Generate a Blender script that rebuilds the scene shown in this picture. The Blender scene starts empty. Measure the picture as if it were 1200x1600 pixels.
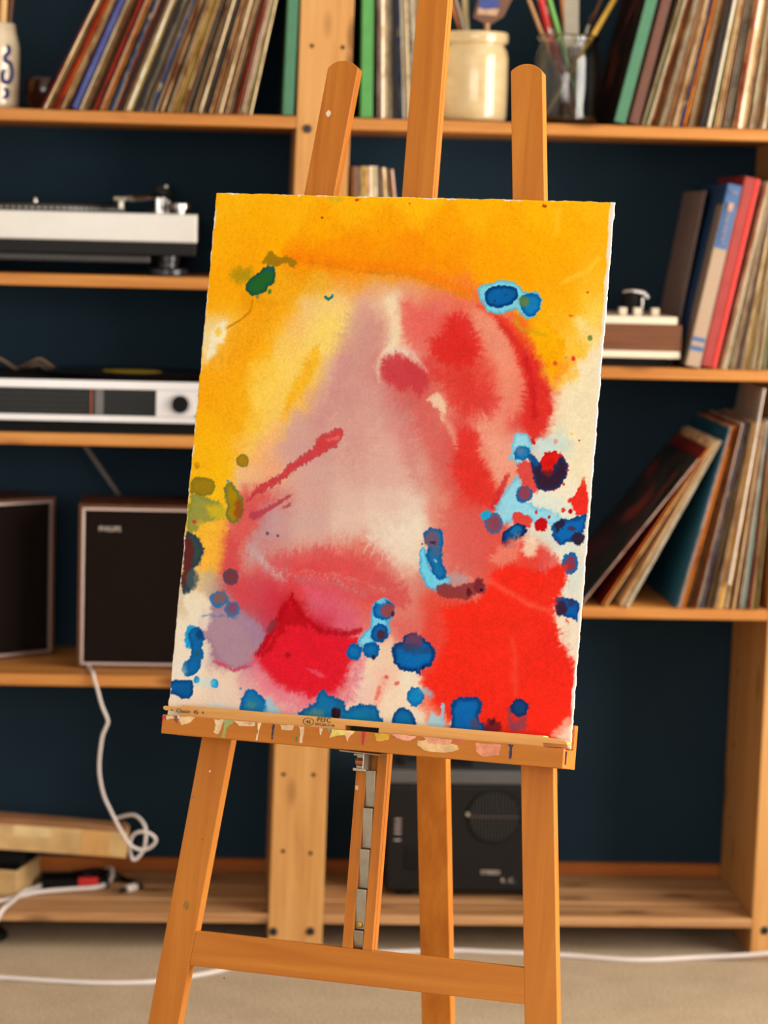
import bpy, bmesh, math, random
import numpy as np
from mathutils import Vector, Matrix, Euler

S = bpy.context.scene
COL = S.collection
R = math.radians
random.seed(7)

# ------------------------------------------------------------------ camera
def look(yaw, pitch, roll):
    f = Vector((math.sin(yaw) * math.cos(pitch), math.cos(yaw) * math.cos(pitch), -math.sin(pitch)))
    r = Vector((math.cos(yaw), -math.sin(yaw), 0.0)); u = r.cross(f)
    c, s = math.cos(roll), math.sin(roll)
    return c * r + s * u, -s * r + c * u, f
cr, cu, cf = look(R(3.539355), R(6.083562), R(1.471046))
cd = bpy.data.cameras.new('camera')
cam = bpy.data.objects.new('camera', cd); COL.objects.link(cam)
m = Matrix((cr, cu, -cf)).transposed().to_4x4(); m.translation = (0, -4.45, 1.222)
cam.matrix_world = m
cd.sensor_fit = 'VERTICAL'; cd.sensor_height = 32.0; cd.sensor_width = 24.0; cd.lens = 85.0
cd.dof.use_dof = True; cd.dof.focus_distance = 3.17; cd.dof.aperture_fstop = 4.4
cd.clip_start = 0.05; cd.clip_end = 50
S.camera = cam

# ------------------------------------------------------------------ light
W = bpy.data.worlds.new('daylight'); S.world = W; W.use_nodes = True
bg = W.node_tree.nodes['Background']; bg.inputs[0].default_value = (0.80, 0.88, 1.0, 1); bg.inputs[1].default_value = 0.6
def area(name, loc, target, sx, sy, power, color):
    l = bpy.data.lights.new(name, 'AREA'); l.shape = 'RECTANGLE'; l.size = sx; l.size_y = sy
    l.energy = power; l.color = color
    o = bpy.data.objects.new(name, l); COL.objects.link(o); o.location = loc
    o.rotation_euler = (Vector(target) - Vector(loc)).to_track_quat('-Z', 'Y').to_euler()
    return o
area('window_daylight', (2.36, -1.7, 1.35), (0.0, -1.7, 1.35), 1.9, 1.9, 126, (1.0, 0.93, 0.82))
area('front_window_daylight', (-0.35, -6.3, 1.6), (-0.35, 0.0, 1.2), 2.9, 1.7, 84, (1.0, 0.95, 0.88))

vs = S.view_settings
vs.view_transform = 'Standard'; vs.look = 'None'; vs.exposure = 0.13; vs.gamma = 1.0; vs.use_curve_mapping = False
S.cycles.max_bounces = 10; S.cycles.transparent_max_bounces = 12; S.cycles.transmission_bounces = 10
S.cycles.caustics_reflective = False; S.cycles.caustics_refractive = False
S.cycles.sample_clamp_indirect = 6

# ------------------------------------------------------------------ materials
def lin(v): v /= 255.0; return v / 12.92 if v <= 0.04045 else ((v + 0.055) / 1.055) ** 2.4
def C(r, g, b): return (lin(r), lin(g), lin(b), 1.0)
class NT:
    def __init__(s, name):
        s.m = bpy.data.materials.new(name); s.m.use_nodes = True; s.t = s.m.node_tree
        s.b = s.t.nodes['Principled BSDF']
    def n(s, typ, **kw):
        o = s.t.nodes.new(typ)
        for k, v in kw.items():
            if k.startswith('i_'):
                key = k[2:]; key = int(key) if key.isdigit() else key
                o.inputs[key].default_value = v
            else: setattr(o, k, v)
        return o
    def l(s, a, b): s.t.links.new(a, b)
    def mix(s, fac, a, b, blend='MIX'):
        o = s.n('ShaderNodeMix', data_type='RGBA', blend_type=blend)
        for sock, v in ((o.inputs[0], fac), (o.inputs[6], a), (o.inputs[7], b)):
            if hasattr(v, 'is_linked') or hasattr(v, 'links'): s.l(v, sock)
            else: sock.default_value = v
        return o.outputs[2]
    def ramp(s, fac, stops, interp='LINEAR'):
        o = s.n('ShaderNodeValToRGB'); o.color_ramp.interpolation = interp
        e = o.color_ramp.elements
        while len(e) < len(stops): e.new(0.5)
        for el, (p, c) in zip(e, stops): el.position = p; el.color = c
        s.l(fac, o.inputs[0]); return o.outputs[0]
    def coords(s, scale, kind='Object', rot=(0, 0, 0)):
        tc = s.n('ShaderNodeTexCoord'); mp = s.n('ShaderNodeMapping')
        mp.inputs['Scale'].default_value = scale; mp.inputs['Rotation'].default_value = rot
        s.l(tc.outputs[kind], mp.inputs[0]); return mp.outputs[0]
    def noise(s, vec, scale=1.0, detail=4.0, rough=0.55, dist=0.0):
        o = s.n('ShaderNodeTexNoise'); o.inputs['Scale'].default_value = scale; o.inputs['Detail'].default_value = detail
        o.inputs['Roughness'].default_value = rough; o.inputs['Distortion'].default_value = dist
        s.l(vec, o.inputs['Vector']); return o.outputs['Fac']
    def bump(s, h, strength=0.2, dist=0.002):
        o = s.n('ShaderNodeBump'); o.inputs['Strength'].default_value = strength; o.inputs['Distance'].default_value = dist
        s.l(h, o.inputs['Height']); s.l(o.outputs[0], s.b.inputs['Normal'])
    def col(s, v):
        if hasattr(v, 'links'): s.l(v, s.b.inputs['Base Color'])
        else: s.b.inputs['Base Color'].default_value = v
    def rough(s, v): s.b.inputs['Roughness'].default_value = v

def wood(name, base, dark, light, axis='z', grain=1.0, rough=0.45, knots=False, fleck=0.0):
    t = NT(name); k = {'x': (2.2, 42, 42), 'y': (42, 2.2, 42), 'z': (42, 42, 2.2)}[axis]
    k2 = {'x': (9, 260, 260), 'y': (260, 9, 260), 'z': (260, 260, 9)}[axis]
    k3 = {'x': (0.8, 7, 7), 'y': (7, 0.8, 7), 'z': (7, 7, 0.8)}[axis]
    a = t.noise(t.coords(k), 1.0, 5, 0.6, 0.6)
    c = t.ramp(a, [(0.32, dark), (0.5, base), (0.68, light)])
    b = t.noise(t.coords(k2), 1.0, 3, 0.6)
    c = t.mix(t.ramp(b, [(0.35, (0, 0, 0, 1)), (0.75, (grain * 0.45,) * 3 + (1,))]), c, dark)
    d = t.noise(t.coords(k3), 1.0, 2, 0.5)
    c = t.mix(t.ramp(d, [(0.3, (0, 0, 0, 1)), (0.8, (0.5, 0.5, 0.5, 1))]), c, light)
    if knots:
        kk = {'x': (5.5, 16, 16), 'y': (16, 5.5, 16), 'z': (16, 16, 5.5)}[axis]
        v = t.n('ShaderNodeTexVoronoi'); v.inputs['Scale'].default_value = 1.0; v.inputs['Randomness'].default_value = 1.0
        t.l(t.coords(kk), v.inputs['Vector'])
        kd = tuple(x * 0.45 for x in dark[:3]) + (1,)
        c = t.mix(t.ramp(v.outputs['Distance'], [(0.10, (0.85, 0.85, 0.85, 1)), (0.22, (0, 0, 0, 1))]), c, kd)
    t.col(c); t.rough(rough); t.bump(b, 0.08, 0.0006)
    t.b.inputs['Specular IOR Level'].default_value = 0.22
    return t.m
def plain(name, c, rough=0.5, metal=0.0, var=0.10, scale=30, bump=0.0, spec=0.5, coat=0.0, emit=None):
    t = NT(name); v = t.noise(t.coords((scale,) * 3), 1.0, 3)
    lo = tuple(x * (1 - var) for x in c[:3]) + (1,); hi = tuple(min(1, x * (1 + var)) for x in c[:3]) + (1,)
    t.col(t.ramp(v, [(0.3, lo), (0.7, hi)])); t.rough(rough); t.b.inputs['Metallic'].default_value = metal
    t.b.inputs['Specular IOR Level'].default_value = spec; t.b.inputs['Coat Weight'].default_value = coat
    if bump: t.bump(v, bump, 0.001)
    return t.m
def sleeve_mat(name, base, acc, acc2, amount=0.5, rough=0.6, edge=True):
    """cardboard sleeve: printed colour that changes along the spine, plus wear"""
    t = NT(name)
    oi = t.n('ShaderNodeObjectInfo'); mp = t.n('ShaderNodeMapping'); tc = t.n('ShaderNodeTexCoord')
    t.l(tc.outputs['Object'], mp.inputs[0]); mp.inputs['Scale'].default_value = (18, 18, 22)
    mul = t.n('ShaderNodeVectorMath', operation='SCALE'); cx = t.n('ShaderNodeCombineXYZ')
    for i in range(3): t.l(oi.outputs['Random'], cx.inputs[i])
    t.l(cx.outputs[0], mul.inputs[0]); mul.inputs['Scale'].default_value = 37.0
    t.l(mul.outputs[0], mp.inputs['Location'])
    n1 = t.noise(mp.outputs[0], 1.0, 5, 0.7)
    c = t.ramp(n1, [(0.50 - amount * 0.22, acc), (0.52, base), (0.56 + (1 - amount) * 0.12, base), (0.62 + (1 - amount) * 0.15, acc2)], 'LINEAR')
    hs = t.n('ShaderNodeHueSaturation'); hs.inputs['Saturation'].default_value = 1.1; mr = t.n('ShaderNodeMapRange')
    mr.inputs['To Min'].default_value = 0.7; mr.inputs['To Max'].default_value = 1.45
    t.l(oi.outputs['Random'], mr.inputs['Value']); t.l(mr.outputs[0], hs.inputs['Value']); t.l(c, hs.inputs['Color'])
    t.col(hs.outputs[0]); t.rough(rough); t.b.inputs['Specular IOR Level'].default_value = 0.25
    return t.m

PINE_L, PINE_B, PINE_D = C(196, 138, 75), C(178, 114, 51), C(150, 86, 33)
pine_x = wood('pine_shelf', PINE_B, PINE_D, PINE_L, 'x', 0.8, 0.5, knots=True)
pine_z = wood('pine_upright', C(190, 137, 77), C(168, 110, 54), C(204, 156, 97), 'z', 0.6, 0.5, knots=True)
plank_m = wood('pine_plank_dusty', C(170, 122, 78), C(128, 84, 50), C(192, 148, 104), 'x', 0.8, 0.6, knots=True)
base_m = wood('baseboard_stain', C(168, 92, 38), C(134, 68, 26), C(186, 110, 52), 'x', 0.6, 0.45)
beech_z = wood('beech_oiled_z', C(187, 112, 37), C(170, 96, 28), C(199, 127, 49), 'z', 0.6, 0.42)
beech_x = wood('beech_oiled_x', C(187, 112, 37), C(170, 96, 28), C(199, 127, 49), 'x', 0.6, 0.42)
spruce_x = wood('spruce_bar', C(222, 164, 90), C(190, 128, 62), C(236, 186, 116), 'x', 0.8, 0.5)
walnut_x = wood('walnut_veneer', C(104, 62, 38), C(74, 42, 26), C(124, 78, 50), 'x', 0.8, 0.4)
walnut_z = wood('walnut_case', C(84, 50, 30), C(58, 34, 22), C(104, 64, 40), 'z', 0.8, 0.45)
black_m = plain('black_plastic', C(17, 16, 16), 0.45, var=0.15, spec=0.15)
soft_black = plain('black_rubber', C(12, 12, 12), 0.7, spec=0.15)
bolt_m = plain('dark_steel_bolt', C(52, 52, 56), 0.4, 0.8)
hole_m = plain('peg_hole_dark', C(14, 9, 6), 1.0, spec=0.0)
silver_m = plain('silver_painted_metal', C(192, 188, 182), 0.38, 0.25, 0.03)
chrome_m = plain('chrome', C(210, 208, 206), 0.18, 1.0, 0.03)
steel_m = plain('galvanised_steel', C(176, 170, 156), 0.38, 0.9, 0.12, 60)
brass_m = plain('brass_screw', C(190, 150, 70), 0.35, 0.9)
white_cable = plain('white_cable', C(206, 196, 192), 0.45, var=0.03)
cream_m = plain('cream_plastic', C(214, 200, 178), 0.5, var=0.03)
ink_m = plain('printed_ink_dark', C(58, 40, 26), 0.7)
paleink_m = plain('printed_ink_pale', C(196, 182, 172), 0.6)
# ------------------------------------------------------------------ geometry helpers
class MB:
    def __init__(s): s.v = []; s.f = []; s.mi = []
    def add(s, vs, fs, m=0):
        o = len(s.v); s.v += [tuple(p) for p in vs]
        for f in fs: s.f.append(tuple(i + o for i in f)); s.mi.append(m)
        return s
    def box(s, x0, x1, y0, y1, z0, z1, m=0):
        return s.add([(x0,y0,z0),(x1,y0,z0),(x1,y1,z0),(x0,y1,z0),(x0,y0,z1),(x1,y0,z1),(x1,y1,z1),(x0,y1,z1)],
                     [(0,3,2,1),(4,5,6,7),(0,1,5,4),(1,2,6,5),(2,3,7,6),(3,0,4,7)], m)
    def hexa(s, bot, top, m=0):
        return s.add(list(bot) + list(top), [(0,3,2,1),(4,5,6,7),(0,1,5,4),(1,2,6,5),(2,3,7,6),(3,0,4,7)], m)
    def prism(s, poly, axis, a, b, m=0):
        def P(p, t): return {'x': (t, p[0], p[1]), 'y': (p[0], t, p[1]), 'z': (p[0], p[1], t)}[axis]
        n = len(poly)
        return s.add([P(p, a) for p in poly] + [P(p, b) for p in poly],
                     [tuple(range(n - 1, -1, -1)), tuple(range(n, 2 * n))] + [(i, (i + 1) % n, n + (i + 1) % n, n + i) for i in range(n)], m)
    def lathe(s, prof, c=(0, 0, 0), seg=40, m=0, axis='z', ring=False):
        if ring: prof = list(prof) + [prof[0]]
        n = len(prof); vs = []
        for i in range(seg):
            a = 2 * math.pi * i / seg; ca, sa = math.cos(a), math.sin(a)
            for r, z in prof:
                p = (r * ca, r * sa, z) if axis == 'z' else ((r * ca, z, -r * sa) if axis == 'y' else (z, r * ca, r * sa))
                vs.append((c[0] + p[0], c[1] + p[1], c[2] + p[2]))
        fs = []
        for i in range(seg):
            j = (i + 1) % seg
            for k in range(n - 1): fs.append((i * n + k, j * n + k, j * n + k + 1, i * n + k + 1))
        if prof[0][0] > 1e-6 and not ring: fs.append(tuple(i * n for i in range(seg - 1, -1, -1)))
        if prof[-1][0] > 1e-6 and not ring: fs.append(tuple(i * n + n - 1 for i in range(seg)))
        return s.add(vs, fs, m)
    def tube(s, pts, r, seg=10, m=0, smooth_path=True):
        pts = [Vector(p) for p in pts]
        rad = list(r) if hasattr(r, '__len__') else [r] * len(pts)
        if smooth_path and len(pts) > 2:
            q, qr = [], []
            for i in range(len(pts) - 1):
                p0 = pts[max(0, i - 1)]; p1 = pts[i]; p2 = pts[i + 1]; p3 = pts[min(len(pts) - 1, i + 2)]
                for k in range(6):
                    t = k / 6
                    q.append(0.5 * ((2 * p1) + (p2 - p0) * t + (2 * p0 - 5 * p1 + 4 * p2 - p3) * t * t + (3 * p1 - p0 - 3 * p2 + p3) * t ** 3))
                    qr.append(rad[i] * (1 - t) + rad[i + 1] * t)
            q.append(pts[-1]); qr.append(rad[-1]); pts, rad = q, qr
        vs = []; n = len(pts); up = None
        for i, p in enumerate(pts):
            d = (pts[min(n - 1, i + 1)] - pts[max(0, i - 1)]).normalized()
            if up is None: up = Vector((0, 0, 1)) if abs(d.z) < 0.9 else Vector((1, 0, 0))
            a = d.cross(up).normalized(); up = a.cross(d).normalized()
            for k in range(seg):
                t = 2 * math.pi * k / seg; vs.append(p + rad[i] * (math.cos(t) * a + math.sin(t) * up))
        fs = [(i * seg + k, i * seg + (k + 1) % seg, (i + 1) * seg + (k + 1) % seg, (i + 1) * seg + k) for i in range(n - 1) for k in range(seg)]
        fs += [tuple(range(seg - 1, -1, -1)), tuple((n - 1) * seg + k for k in range(seg))]
        return s.add(vs, fs, m)
    def build(s, name, mats, parent=None, bevel=0.0, smooth=False, bseg=2):
        me = bpy.data.meshes.new(name); me.from_pydata(s.v, [], s.f)
        mats = mats if isinstance(mats, (list, tuple)) else [mats]
        for mm in mats: me.materials.append(mm)
        if len(mats) > 1: me.polygons.foreach_set('material_index', s.mi)
        bm = bmesh.new(); bm.from_mesh(me); bmesh.ops.recalc_face_normals(bm, faces=bm.faces); bm.to_mesh(me); bm.free()
        o = bpy.data.objects.new(name, me); COL.objects.link(o)
        if parent: o.parent = parent
        if bevel:
            b = o.modifiers.new('bevel', 'BEVEL'); b.width = bevel; b.segments = bseg; b.limit_method = 'ANGLE'; b.angle_limit = R(40)
        if smooth:
            for p in me.polygons: p.use_smooth = True
            try: me.set_sharp_from_angle(angle=R(38))
            except Exception: pass
        return o
def tag(o, label, cat, group=None, kind=None):
    if label: o['label'] = label
    if cat: o['category'] = cat
    if group: o['group'] = group
    if kind: o['kind'] = kind
    return o
def thing(name, label, cat, loc=(0, 0, 0), rot=(0, 0, 0), group=None):
    o = bpy.data.objects.new(name, None); COL.objects.link(o); o.empty_display_size = 0.05
    o.location = loc; o.rotation_euler = rot
    return tag(o, label, cat, group)
def structure(o): o['kind'] = 'structure'; return o
def text(name, body, size, mat, parent, loc, rot, depth=0.0003, align='LEFT', shear=0.0):
    cu = bpy.data.curves.new(name, 'FONT'); cu.body = body; cu.size = size; cu.extrude = depth; cu.align_x = align; cu.shear = shear
    tmp = bpy.data.objects.new(name, cu); COL.objects.link(tmp)
    dg = bpy.context.evaluated_depsgraph_get()
    me = bpy.data.meshes.new_from_object(tmp.evaluated_get(dg)); COL.objects.unlink(tmp); bpy.data.objects.remove(tmp)
    me.materials.clear(); me.materials.append(mat)
    o = bpy.data.objects.new(name, me); COL.objects.link(o); o.parent = parent; o.location = loc; o.rotation_euler = rot
    return o
FRONT = (R(90), 0, 0)
# ------------------------------------------------------------------ the room
t = NT('navy_wall_paint'); n = t.noise(t.coords((3, 3, 3)), 1.0, 4); n2 = t.noise(t.coords((160, 160, 160)), 1.0, 2)
t.col(t.ramp(n, [(0.3, C(27, 45, 58)), (0.7, C(33, 53, 67))])); t.rough(0.85); t.b.inputs['Specular IOR Level'].default_value = 0.12; t.bump(n2, 0.12, 0.001); wall_m = t.m
t = NT('beige_carpet'); n = t.noise(t.coords((9, 9, 9)), 1.0, 5); n2 = t.noise(t.coords((210, 210, 210)), 1.0, 4, 0.75)
w = t.n('ShaderNodeTexWave', wave_type='BANDS', bands_direction='X'); w.inputs['Scale'].default_value = 60; w.inputs['Distortion'].default_value = 3
t.l(t.coords((1, 1, 1)), w.inputs['Vector'])
c = t.mix(0.5, t.ramp(n, [(0.3, C(166, 144, 116)), (0.7, C(192, 170, 140))]), t.ramp(n2, [(0.35, C(128, 106, 82)), (0.65, C(222, 202, 174))]))
c = t.mix(t.ramp(w.outputs['Fac'], [(0, (0.12, 0.12, 0.12, 1)), (0.5, (0, 0, 0, 1))]), c, C(120, 98, 74))
t.col(c); t.rough(0.95); t.bump(n2, 0.5, 0.004); carpet_m = t.m
plaster = plain('white_plaster', C(222, 220, 216), 0.9, var=0.03)
frame_m = plain('window_frame_white', C(232, 228, 220), 0.5, var=0.03)
X0, X1, Y0, Y1, ZC = -2.7, 2.3, -6.2, 0.335, 2.65
structure(MB().box(X0, X1, Y0, Y1, -0.1, 0).build('floor', carpet_m))
structure(MB().box(X0 - 0.1, X1 + 0.1, Y1, Y1 + 0.1, -0.1, ZC).build('wall_back', wall_m))
structure(MB().box(X0 - 0.1, X0, Y0, Y1, -0.1, ZC).build('wall_left', plaster))
structure(MB().box(X0, X1, Y0, Y1, ZC, ZC + 0.1).build('ceiling', plaster))
wy0, wy1, wz0, wz1 = -2.7, -0.7, 0.35, 2.35
wr = MB().box(X1, X1 + 0.1, Y0, wy0, -0.1, ZC).box(X1, X1 + 0.1, wy1, Y1, -0.1, ZC).box(X1, X1 + 0.1, wy0, wy1, -0.1, wz0).box(X1, X1 + 0.1, wy0, wy1, wz1, ZC)
structure(wr.build('wall_right', plaster))
vx0, vx1, vz0, vz1 = -1.85, 1.15, 0.7, 2.5
wf = MB().box(X0, vx0, Y0 - 0.1, Y0, -0.1, ZC).box(vx1, X1, Y0 - 0.1, Y0, -0.1, ZC).box(vx0, vx1, Y0 - 0.1, Y0, -0.1, vz0).box(vx0, vx1, Y0 - 0.1, Y0, vz1, ZC)
structure(wf.build('wall_front', plaster))
f = MB()
for y in (wy0, (wy0 + wy1) / 2 - 0.03, wy1 - 0.06): f.box(X1 + 0.01, X1 + 0.05, y, y + 0.06, wz0, wz1)
for z in (wz0, wz1 - 0.06): f.box(X1 + 0.012, X1 + 0.048, wy0, wy1, z, z + 0.06)
structure(f.build('window_1', frame_m))
f = MB()
for x in (vx0, vx0 + 0.98, vx0 + 1.96, vx1 - 0.06): f.box(x, x + 0.06, Y0 - 0.05, Y0 - 0.01, vz0, vz1)
for z in (vz0, vz1 - 0.06): f.box(vx0, vx1, Y0 - 0.048, Y0 - 0.012, z, z + 0.06)
structure(f.build('window_2', frame_m))
structure(MB().prism([(0.316, 0), (0.335, 0), (0.335, 0.083), (0.324, 0.083), (0.316, 0.076)], 'x', X0, X1).build('baseboard_back', base_m))

# ------------------------------------------------------------------ shelving unit
SU = thing('shelving_unit', 'tall open pine shelving unit standing against the navy wall', 'shelf', (0, 0, 0))
TOP = 1.90
def upright(l0, l1, r0, r1):
    return MB().hexa([(l0, 0, 0), (r0, 0, 0), (r0, .30, 0), (l0, .30, 0)], [(l1, 0, TOP), (r1, 0, TOP), (r1, .30, TOP), (l1, .30, TOP)])
um = upright(.0985, .1235, .1895, .2095).build('upright', pine_z, SU, 0.002)
ur = upright(.9155, .936, 1.004, 1.0245).build('upright', pine_z, SU, 0.002)
ul = upright(-.772, -.750, -.684, -.662).build('upright', pine_z, SU, 0.002)
def lx(z): return -.684 + .022 / TOP * z
def ml(z): return .0985 + .025 / TOP * z
def mrr(z): return .1895 + .020 / TOP * z
def rx(z): return .9155 + .0205 / TOP * z
def board(xa, xb, z, th=0.0195, nm='shelf_board', y0=0.001, y1=0.30, mat=None):
    return MB().box(xa, xb, y0, y1, z - th, z).build(nm, mat or pine_x, SU, 0.0025)
LEV_L, LEV_R = (1.389, 1.1245, .8655, .4670), (1.389, .9945, .5955)
for z in LEV_L: board(lx(z), ml(z), z)
for z in LEV_R: board(mrr(z), rx(z), z)
for xa, xb in ((lx(.06), ml(.06)), (mrr(.06), rx(.06))):
    for y0, y1 in ((.001, .094), (.100, .185), (.191, .298)):
        MB().box(xa, xb, y0, y1, .051, .067).build('plank', plank_m, SU, 0.002)
pts = [(.139, 1.502, 0), (.189, 1.501, 0), (.135, 1.369, 1), (.119, .305, 0), (.169, .305, 0), (.121, .175, 0), (.167, .172, 0), (.108, .038, 1), (.170, .039, 1)]
for x, z, big in pts:
    if big: MB().lathe([(0.0, -.004), (.005, -.004), (.007, -.002), (.007, .01)], (x, 0, z), 16, axis='y').build('bolt', bolt_m, um, smooth=True)
    else: MB().lathe([(0.0, -.0002), (.0035, -.0002), (.0035, .008)], (x, 0, z), 12, axis='y').build('peg_hole', hole_m, um)
for y, z in ((.225, .452), (.234, .321), (.237, .190), (.231, .580), (.22, 1.31)):
    MB().lathe([(0.0, -.0003), (.0035, -.0003), (.0035, .008)], (rx(z) , y, z), 12, axis='x').build('peg_hole', hole_m, ur)
for z in (.048,):
    MB().lathe([(0.0, -.004), (.005, -.004), (.007, -.002), (.007, .01)], (.938, 0, z), 16, axis='y').build('bolt', bolt_m, ur, smooth=True)
MB().add([(-.297, .312, .905), (-.289, .312, .905), (.057, .312, .42), (.049, .312, .42), (-.297, .315, .905), (-.289, .315, .905), (.057, .315, .42), (.049, .315, .42)],
         [(0,3,2,1),(4,5,6,7),(0,1,5,4),(1,2,6,5),(2,3,7,6),(3,0,4,7)]).build('cross_brace', plain('dull_brace_steel', C(96, 84, 78), .5, .5), SU)

# ------------------------------------------------------------------ easel (local frame: x along tray, z up the leaning frame, -y towards the viewer)
EL, ER = (0.17924853, -1.28888581, 0.63305797), (R(-11.60296064), 0, R(-21.35009722))
EA = thing('easel', 'oiled beech studio easel holding the bright abstract painting', 'easel', EL, ER)
def slab(cl, w, v0, v1, slope, ya, yb, round_top=False):
    """leaning leg: centre line x = cl + slope*v"""
    p = [(cl + slope * v0 - w / 2, v0), (cl + slope * v0 + w / 2, v0)]
    if round_top:
        sag = .0095; rr = (w * w / 4 + sag * sag) / (2 * sag); am = math.asin(w / 2 / rr)
        for k in range(0, 11):
            a = am * (1 - 2 * k / 10); p.append((cl + slope * v1 + rr * math.sin(a), v1 + .002 - rr + rr * math.cos(a)))
    else: p += [(cl + slope * v1 + w / 2, v1), (cl + slope * v1 - w / 2, v1)]
    return MB().prism(p, 'y', ya, yb)
YF, YB = .018, .036
slab(-.1882, .0390, -.639, .8025, .1005, YF, YB, True).build('front_leg', beech_z, EA, 0.0012)
slab(.2053, .0395, -.639, .800, -.1003, YF, YB, True).build('front_leg', beech_z, EA, 0.0012)
# the rear leg is hinged behind the frame and slants back to the floor
MB().hexa([(-.0125, .457, -.551), (.0275, .457, -.551), (.0275, .477, -.5465), (-.0125, .477, -.5465)],
          [(-.0125, .0416, .56), (.0275, .0416, .56), (.0275, .0616, .56), (-.0125, .0616, .56)]).build('rear_leg', beech_z, EA, 0.0012)
cb = [(-.2077 + .1005 * -.2645 + .039, -.2645), (.1856 - .1003 * -.2645, -.2645), (.1856 - .1003 * -.306, -.306), (-.2077 + .1005 * -.306 + .039, -.306)]
MB().prism(cb, 'y', YF, YB).build('crossbar', beech_x, EA, 0.001)
MB().prism([(-.055, .60), (.068, .60), (.066, .63), (-.053, .63)], 'y', YB, YB + .016).build('top_block', beech_x, EA, 0.001)
def mast_x(v, o): return -.0120 - .0087 * v + o
mu = MB().prism([(mast_x(-.03, 0), -.03), (mast_x(-.03, .039), -.03), (mast_x(1.05, .039), 1.05), (mast_x(1.05, 0), 1.05)], 'y', YF, YF + .0075)
mu.prism([(mast_x(-.03, 0.0008), -.03), (mast_x(-.03, .0382), -.03), (mast_x(1.05, .0382), 1.05), (mast_x(1.05, 0.0008), 1.05)], 'y', YF + .0075, YF + .0095)
mu.prism([(mast_x(-.03, 0), -.03), (mast_x(-.03, .039), -.03), (mast_x(1.05, .039), 1.05), (mast_x(1.05, 0), 1.05)], 'y', YF + .0095, YF + .021)
mu.build('mast', beech_z, EA, 0.0008)
rail = MB()
for a, b in ((0.0, .0130), (.0255, .0375)):
    rail.prism([(mast_x(-.2645, a), -.2645), (mast_x(-.2645, b), -.2645), (mast_x(-.03, b), -.03), (mast_x(-.03, a), -.03)], 'y', YF, YF + .008)
    rail.prism([(mast_x(-.2645, a + .0008), -.2645), (mast_x(-.2645, b - .0008), -.2645), (mast_x(-.03, b - .0008), -.03), (mast_x(-.03, a + .0008), -.03)], 'y', YF + .008, YF + .010)
    rail.prism([(mast_x(-.2645, a), -.2645), (mast_x(-.2645, b), -.2645), (mast_x(-.03, b), -.03), (mast_x(-.03, a), -.03)], 'y', YF + .010, YF + .021)
rail.prism([(mast_x(-.2645, 0.001), -.2645), (mast_x(-.2645, .0365), -.2645), (mast_x(-.03, .0365), -.03), (mast_x(-.03, 0.001), -.03)], 'y', YF + .014, YF + .020)
rails = rail.build('mast_rail', beech_z, EA, 0.0006)
# ratchet: saw-tooth steel plates
vt = [-.0545, -.0990, -.1475, -.1945, -.2430]
rk = None
for i, v in enumerate(vt):
    v2 = vt[i + 1] + .001 if i < 4 else -.2640
    xa = mast_x(v, .0128); xb = xa + .0125
    tooth = MB().add([(xa, YF - .0035, v), (xb, YF - .0035, v), (xb, YF + .006, v2), (xa, YF + .006, v2), (xa, YF + .013, v), (xb, YF + .013, v), (xb, YF + .013, v2), (xa, YF + .013, v2)],
                     [(0,1,2,3),(4,7,6,5),(0,4,5,1),(3,2,6,7),(0,3,7,4),(1,5,6,2)])
    o = tooth.build('ratchet_tooth', steel_m, rails, 0.0010)
MB().lathe([(0, -.0015), (.0030, -.0012), (.0036, 0), (.0036, .004)], (mast_x(-.236, .0185), YF + .004, -.236), 16, axis='y').build('screw', brass_m, rails, smooth=True)
lt = MB().box(-.022, .026, YF - .030, YF, -.0352, -.0335).box(-.0105, .0030, YF - .004, YF - .0005, -.056, -.035)
lt.box(.0045, .0056, YF - .028, YF, -.054, -.0345)
lt.box(-.013, .0045, YF - .010, YF - .004, -.0385, -.0362).box(-.012, .0035, YF - .012, YF - .004, -.0565, -.0530)
lto = lt.build('latch', steel_m, EA, 0.0005)
MB().lathe([(0, -.009), (.0048, -.009), (.0048, .003), (0, .003)], (.0, YF - .009, -.0455), 18, axis='x').build('latch_roller', plain('copper_roller', C(176, 108, 70), 0.3, 0.8), lto, smooth=True)
MB().tube([(-.024, YF - .031, -.0338), (.027, YF - .031, -.0352)], .0012, 8).build('latch_pin', chrome_m, lto)
# tray
TR = MB().box(-.2385, .2540, -.0450, -.0355, -.0325, -.0100).box(-.2385, .2540, -.0355, .004, -.0325, -.0110).build('tray', beech_x, EA, 0.0010)
MB().box(-.2385, .2535, .0045, .0175, -.0330, .0180).build('tray_batten', beech_x, EA, 0.0010)
# paint dribbles and smears on the tray front
def smear(col, pts, rough=0.5, y=-.0453):
    key = 'paint_%d_%d_%d' % col
    mm = bpy.data.materials.get(key) or plain(key, C(*col), rough, var=0.2, scale=120)
    p = []
    for i, (a, b) in enumerate(pts):
        a2, b2 = pts[(i + 1) % len(pts)]
        for k in range(4):
            q = k / 4; j = 0.0007 if k else 0.0
            p.append((a + (a2 - a) * q + random.uniform(-j, j), b + (b2 - b) * q + random.uniform(-j, j)))
    MB().prism(p, 'y', y, y + .0008).build('paint_smear', mm, TR)
T = -.0102
smear((196, 36, 50), [(-.2383, T), (-.2330, T), (-.2335, -.016), (-.2365, -.015), (-.2378, -.022)])
smear((226, 196, 150), [(-.233, T), (-.215, T), (-.214, -.013), (-.226, -.014), (-.2335, -.0165)])
smear((130, 58, 60), [(-.2255, T), (-.2195, T), (-.2185, -.019), (-.2205, -.018)])
smear((226, 192, 146), [(-.2165, T), (-.196, T), (-.203, -.017), (-.212, -.021), (-.216, -.017)])
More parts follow.
